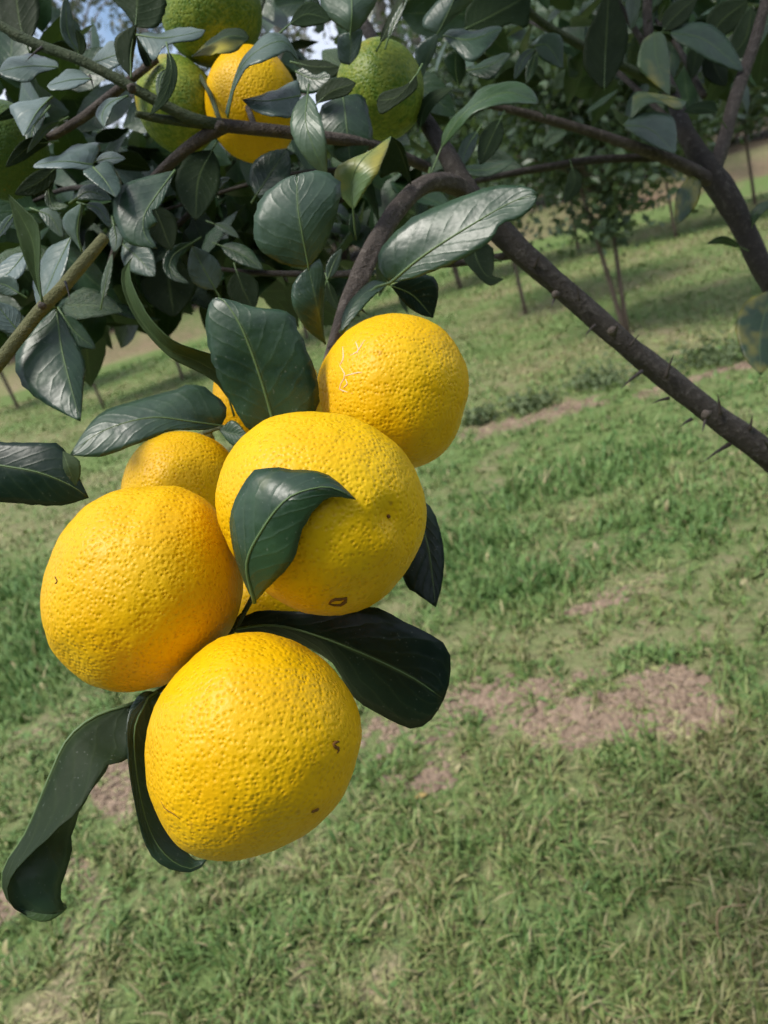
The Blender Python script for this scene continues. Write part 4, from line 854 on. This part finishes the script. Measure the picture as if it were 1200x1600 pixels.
# ------------------------------------------------------------------ fruit
def ico(level):
    import bmesh
    bm = bmesh.new(); bmesh.ops.create_icosphere(bm, subdivisions=level, radius=1.0); bm.verts.ensure_lookup_table()
    V = np.array([v.co[:] for v in bm.verts]); F = np.array([[v.index for v in f.verts] for f in bm.faces]); bm.free()
    return V, F
ICO = {}
def fruit(px, py, d, rx, ry, label, green=0.0, tilt=0.0, level=6, stem=(0.0, 1.0, 0.3), rz=None, dents=(), seed=0, lump=0.022, calyx=True, outline=None, grow=1.006, shift=(0, 0)):
    """rx, ry: half width and height in photo pixels; stem: direction of the stalk end (right, up, towards the viewer)"""
    if level not in ICO: ICO[level] = ico(level)
    V, F = ICO[level]; V = V.copy()
    R = np.stack([RGT, UPV, -FWD], 1)
    a, b = rx * d / 1200, ry * d / 1200; c = rz if rz else (a + b) / 2
    st = unit(np.array(stem, float)); h = V @ st
    rad = np.ones(len(V))
    rad -= 0.050 * np.exp(-((1 - h) / 0.035)) ; rad -= 0.030 * np.exp(-((1 + h) / 0.02))
    for (dx, dy, dz, w, dep) in dents:
        u = unit(np.array([dx, dy, dz], float)); rad -= dep * np.exp(-(1 - V @ u) / w)
    if outline is not None:                                       # measured silhouette: radius against direction round the sight line
        q = np.array(outline, float); qx, qy = q[:, 0] - px, py - q[:, 1]; qa = np.arctan2(qy, qx); qr = np.hypot(qx, qy) / np.sqrt(1 / ((np.cos(qa) / rx) ** 2 + (np.sin(qa) / ry) ** 2))
        od = np.argsort(qa); qa, qr = qa[od], qr[od]; va = np.arctan2(V[:, 1] * ry, V[:, 0] * rx)
        f = np.interp(va, np.concatenate([qa - 2 * PI, qa, qa + 2 * PI]), np.tile(qr, 3)); rim = np.hypot(V[:, 0], V[:, 1])
        rad *= 1 + (f / grow - 1) * rim ** 1.5
    off = Vector((seed * 7.1, seed * 3.3, seed * 1.9))
    for i in range(len(V)):
        v = Vector(V[i])
        k = lump * mnoise.noise(v * 1.7 + off) + 0.010 * mnoise.noise(v * 4.3 + off)
        if level >= 6:
            q = v * 13 + off
            k += 0.0042 * mnoise.noise(q) + 0.0052 * (mnoise.voronoi(v * 17 + off)[0][0] - 0.5)
        rad[i] += k
    loc = V * rad[:, None] * np.array([a, b, c])
    ct, sn = math.cos(tilt), math.sin(tilt)
    loc = np.stack([loc[:, 0] * ct - loc[:, 1] * sn, loc[:, 0] * sn + loc[:, 1] * ct, loc[:, 2]], 1)
    Wv = loc @ R.T
    o = add_obj('citrus_fruit', mesh_np('citrus_fruit', Wv, F, [M_RIND]), None, P(px + shift[0], py + shift[1], d))
    o['green'] = float(green); tag(o, label, 'citrus fruit', 'fruit hanging on the citrus tree')
    if calyx:
        k = int(np.argmax(V @ st)); top = Wv[k]; ax = unit(top)
        p = np.array([top - ax * .001, top + ax * .001, top + ax * .0035, top + ax * .008]); Vc, Fc, Ec = tube_arrays(spline(p, 8), np.interp(np.linspace(0, 1, 8), [0, .35, .6, 1], [.0052, .0048, .0022, .0018]), 10, .2, 300)
        add_obj('calyx', mesh_np('calyx', Vc, [Fc, Ec], [M_CALYX]), o)
    o['_c'] = (a, b, c)
    return o, Wv

def scar_or_glint(fr, px, py, pts, r, d0):
    """a small brown scar or pale painted glint following the rind, pts are pixel offsets"""
    o, Wv = fr; c = np.array(o.location); view = []
    n = unit(Wv)
    for (dx, dy) in pts:
        ray = unit(P(px + dx, py + dy, 1.0) - CAM); rel = c + Wv - CAM
        dep = rel @ ray; dist = np.linalg.norm(rel - dep[:, None] * ray, axis=1)
        dist = dist + np.where(((n @ ray) < 0.1), 0, 1.0)
        k = int(np.argmin(dist)); view.append(Wv[k] * 0.9965 + unit(Wv[k]) * 0.0001)
    p = np.array(view)
    if len(p) == 1: p = np.array([p[0] - RGT * r * .5, p[0], p[0] + RGT * r * .5])
    s = spline(p, 9); V, F, E = tube_arrays(s, r * np.array([.5, .8, 1, .9, 1, .95, 1, .8, .5]), 8, .35, 900)
    add_obj('blemish_or_glint', mesh_np('blemish_or_glint', V, [F, E], [M_SCAR_GLINT]), o)

fA = fruit(398, 1163, .300, 163, 166, 'large yellow citrus fruit at the bottom of the cluster with small brown scars', stem=(-.35, .55, -.75), seed=1, lump=.020, grow=1.025, shift=(5, -7), outline=[(372,993),(420,998),(480,1025),(528,1070),(558,1118),(565,1154),(558,1190),(540,1244),(504,1286),(456,1316),(408,1334),(360,1340),(312,1333),(282,1316),(252,1280),(234,1244),(227,1190),(231,1130),(246,1088),(282,1040),(330,1004)], dents=[(-.75, -.45, .5, .03, .014), (.3, .5, .8, .12, -.012), (.1, -.3, .95, .10, .014)])
fB = fruit(229, 919, .333, 146, 160, 'large yellow citrus fruit on the left side of the cluster', stem=(.55, .55, -.6), seed=2, lump=.020, grow=1.022, shift=(6, -1), outline=[(273,757),(234,757),(195,760),(145,781),(106,820),(83,864),(71,909),(70,965),(83,1010),(111,1043),(150,1071),(190,1082),(234,1077),(284,1057),(329,1021),(357,982),(374,931),(374,898),(365,864),(351,825),(324,786)], dents=[(-.2, .5, .85, .10, .014), (.4, -.1, .9, .12, -.012)])
fC = fruit(502, 804, .320, 162, 156, 'yellow citrus fruit in the middle with a leaf lying across it and a dimple', stem=(-.3, .75, -.6), seed=3, lump=.020, outline=[(463,647),(508,646),(552,655),(597,675),(631,703),(653,742),(665,792),(664,831),(647,876),(620,915),(580,945),(536,960),(491,959),(452,945),(413,920),(379,881),(357,842),(343,809),(339,770),(351,725),(379,686),(418,658)], dents=[(.65, .0, .76, .010, .075), (.47, .12, .87, .015, -.032), (.62, -.27, .74, .016, -.034), (.80, -.16, .58, .018, .040), (.74, .25, .62, .02, -.014), (.16, -.86, .48, .004, .01)])
fD = fruit(617, 613, .380, 117, 117, 'yellow citrus fruit at the upper right of the cluster under the brown spur', stem=(-.6, .6, -.5), seed=4, lump=.022, outline=[(620,492),(650,496),(685,512),(715,545),(731,580),(734,605),(725,645),(710,685),(685,715),(650,731),(600,728),(550,712),(515,675),(500,630),(498,590),(515,550),(540,520),(580,500)], dents=[(.2, .7, .6, .05, .014), (-.1, .3, .9, .08, -.01)])
fE = fruit(287, 767, .430, 92, 94, 'yellow citrus fruit half hidden behind the left and middle fruit', stem=(.3, .9, -.2), seed=5, level=5)
fF = fruit(432, 935, .425, 88, 84, 'shaded orange fruit deep between the three front fruit', stem=(.1, .9, -.4), seed=6, level=5)
fG = fruit(420, 622, .440, 86, 84, 'yellow fruit almost covered by the broad leaf above the middle fruit', stem=(.1, .9, -.4), seed=7, level=5)
fH = fruit(330, 18, .520, 78, 78, 'pale green fruit cut by the top edge of the photo', 0.80, stem=(.2, .9, -.4), seed=8, level=5)
fI = fruit(278, 165, .530, 62, 72, 'greenish yellow fruit crossed by two green twigs at upper left', 0.74, stem=(.3, .9, -.3), seed=9, level=5, tilt=.3)
fJ = fruit(394, 165, .520, 72, 84, 'yellow fruit behind the brown branch at the top, beside a green one', 0.0, stem=(.2, .9, -.3), seed=10, level=5, tilt=.1)
fK = fruit(594, 142, .520, 68, 73, 'lime green fruit with a dark leaf in front, right of the yellow one', 0.80, stem=(.2, .9, -.3), seed=11, level=5, tilt=.3)
fL = fruit(2, 235, .500, 70, 72, 'dark green fruit cut by the left edge of the photo', 1.1, stem=(.2, .9, -.3), seed=12, level=5)
lf([(262, 402), (264, 440), (272, 496)], 46, [.60, .60], 10, under=True)
scar_or_glint(fA, 526, 1166, [(3, -8), (-3, -6), (-3, 0), (2, 4), (1, 9)], .0006, .3); scar_or_glint(fA, 492, 1267, [(-4, 2), (0, -2), (4, -2)], .0008, .3); scar_or_glint(fA, 262, 1268, [(-12, -18), (-4, -6), (8, 6), (20, 14)], .00022, .3)
scar_or_glint(fC, 607, 806, [(-1, 0), (1, 1)], .0008, .3); scar_or_glint(fC, 528, 940, [(-12, 4), (-8, -4), (0, -2), (8, -6), (12, 0), (4, 5), (-4, 5), (-12, 4)], .0008, .3)
M_SCAR_GLINT, _m = plain('painted_glint', (0.86, 0.56, 0.34), 0.5, 0.5, 0.15, 900), M_SCAR_GLINT  # bright glint on the upper right fruit, painted as pale squiggles
for q in ([(-15, -8), (-5, 7), (-13, 27), (5, 34)], [(-5, 7), (12, 5), (22, 0)], [(-10, -38), (-8, -20), (-14, -8)], [(2, -23), (15, -30), (25, -50)], [(-6, 10), (-2, 20), (-8, 26)], [(10, -45), (14, -36), (12, -28)]):
    scar_or_glint(fD, 545, 580, q, .00034, .3)
M_SCAR_GLINT = _m
scar_or_glint(fB, 88, 907, [(0, -5), (1, 0), (-1, 4)], .0004, .3)
for fr, pts in ((fH, [(340, -80, .54), (420, -60, .6), (520, -60, .66)]), (fI, [(300, 100, .53), (325, 140, .50), (345, 192, .465)]), (fJ, [(408, 85, .53), (395, 60, .55), (420, -30, .62)]), (fK, [(608, 68, .53), (600, 60, .58), (585, 62, .61)]), (fL, [(15, 165, .51), (30, 200, .515), (60, 222, .515)])):
    branch('s%d' % len(BR), pts, [4, 4, 4], M_TWIG, 8, 16)

# small litter in the grass
M_DRY = plain('dry_leaf', (0.45, 0.33, 0.12), 0.8); M_STRAW = plain('dry_stalk', (0.34, 0.24, 0.14), 0.8)
c = G(659, 1251)
me, _, _ = leaf_mesh([c + np.array([-.02, 0, .015]), c + np.array([0, .004, .022]), c + np.array([.02, 0, .016])], [c + np.array([-.02, 0, .015]), c + np.array([0, .014, .014]), c + np.array([.02, 0, .016])],
                     [c + np.array([-.02, 0, .015]), c + np.array([0, -.010, .014]), c + np.array([.02, 0, .016])], .1, .03)
me.materials.clear(); me.materials.append(M_DRY); me.materials.append(M_DRY)
tag(add_obj('fallen_leaf', me), 'small yellow fallen leaf on the bare earth right of the bottom fruit', 'leaf')
c = G(1125, 1480)
p = spline([c + np.array([0, 0, 0]), c + np.array([.005, .01, .05]), c + np.array([.02, .02, .07]), c + np.array([.07, .02, .062])], 14)
V, F, E = tube_arrays(p, np.linspace(.0022, .0012, 14), 7)
tag(add_obj('dry_stalk', mesh_np('dry_stalk', V, [F, E], [M_STRAW])), 'bent dry brown stalk in the grass at lower right', 'stalk')
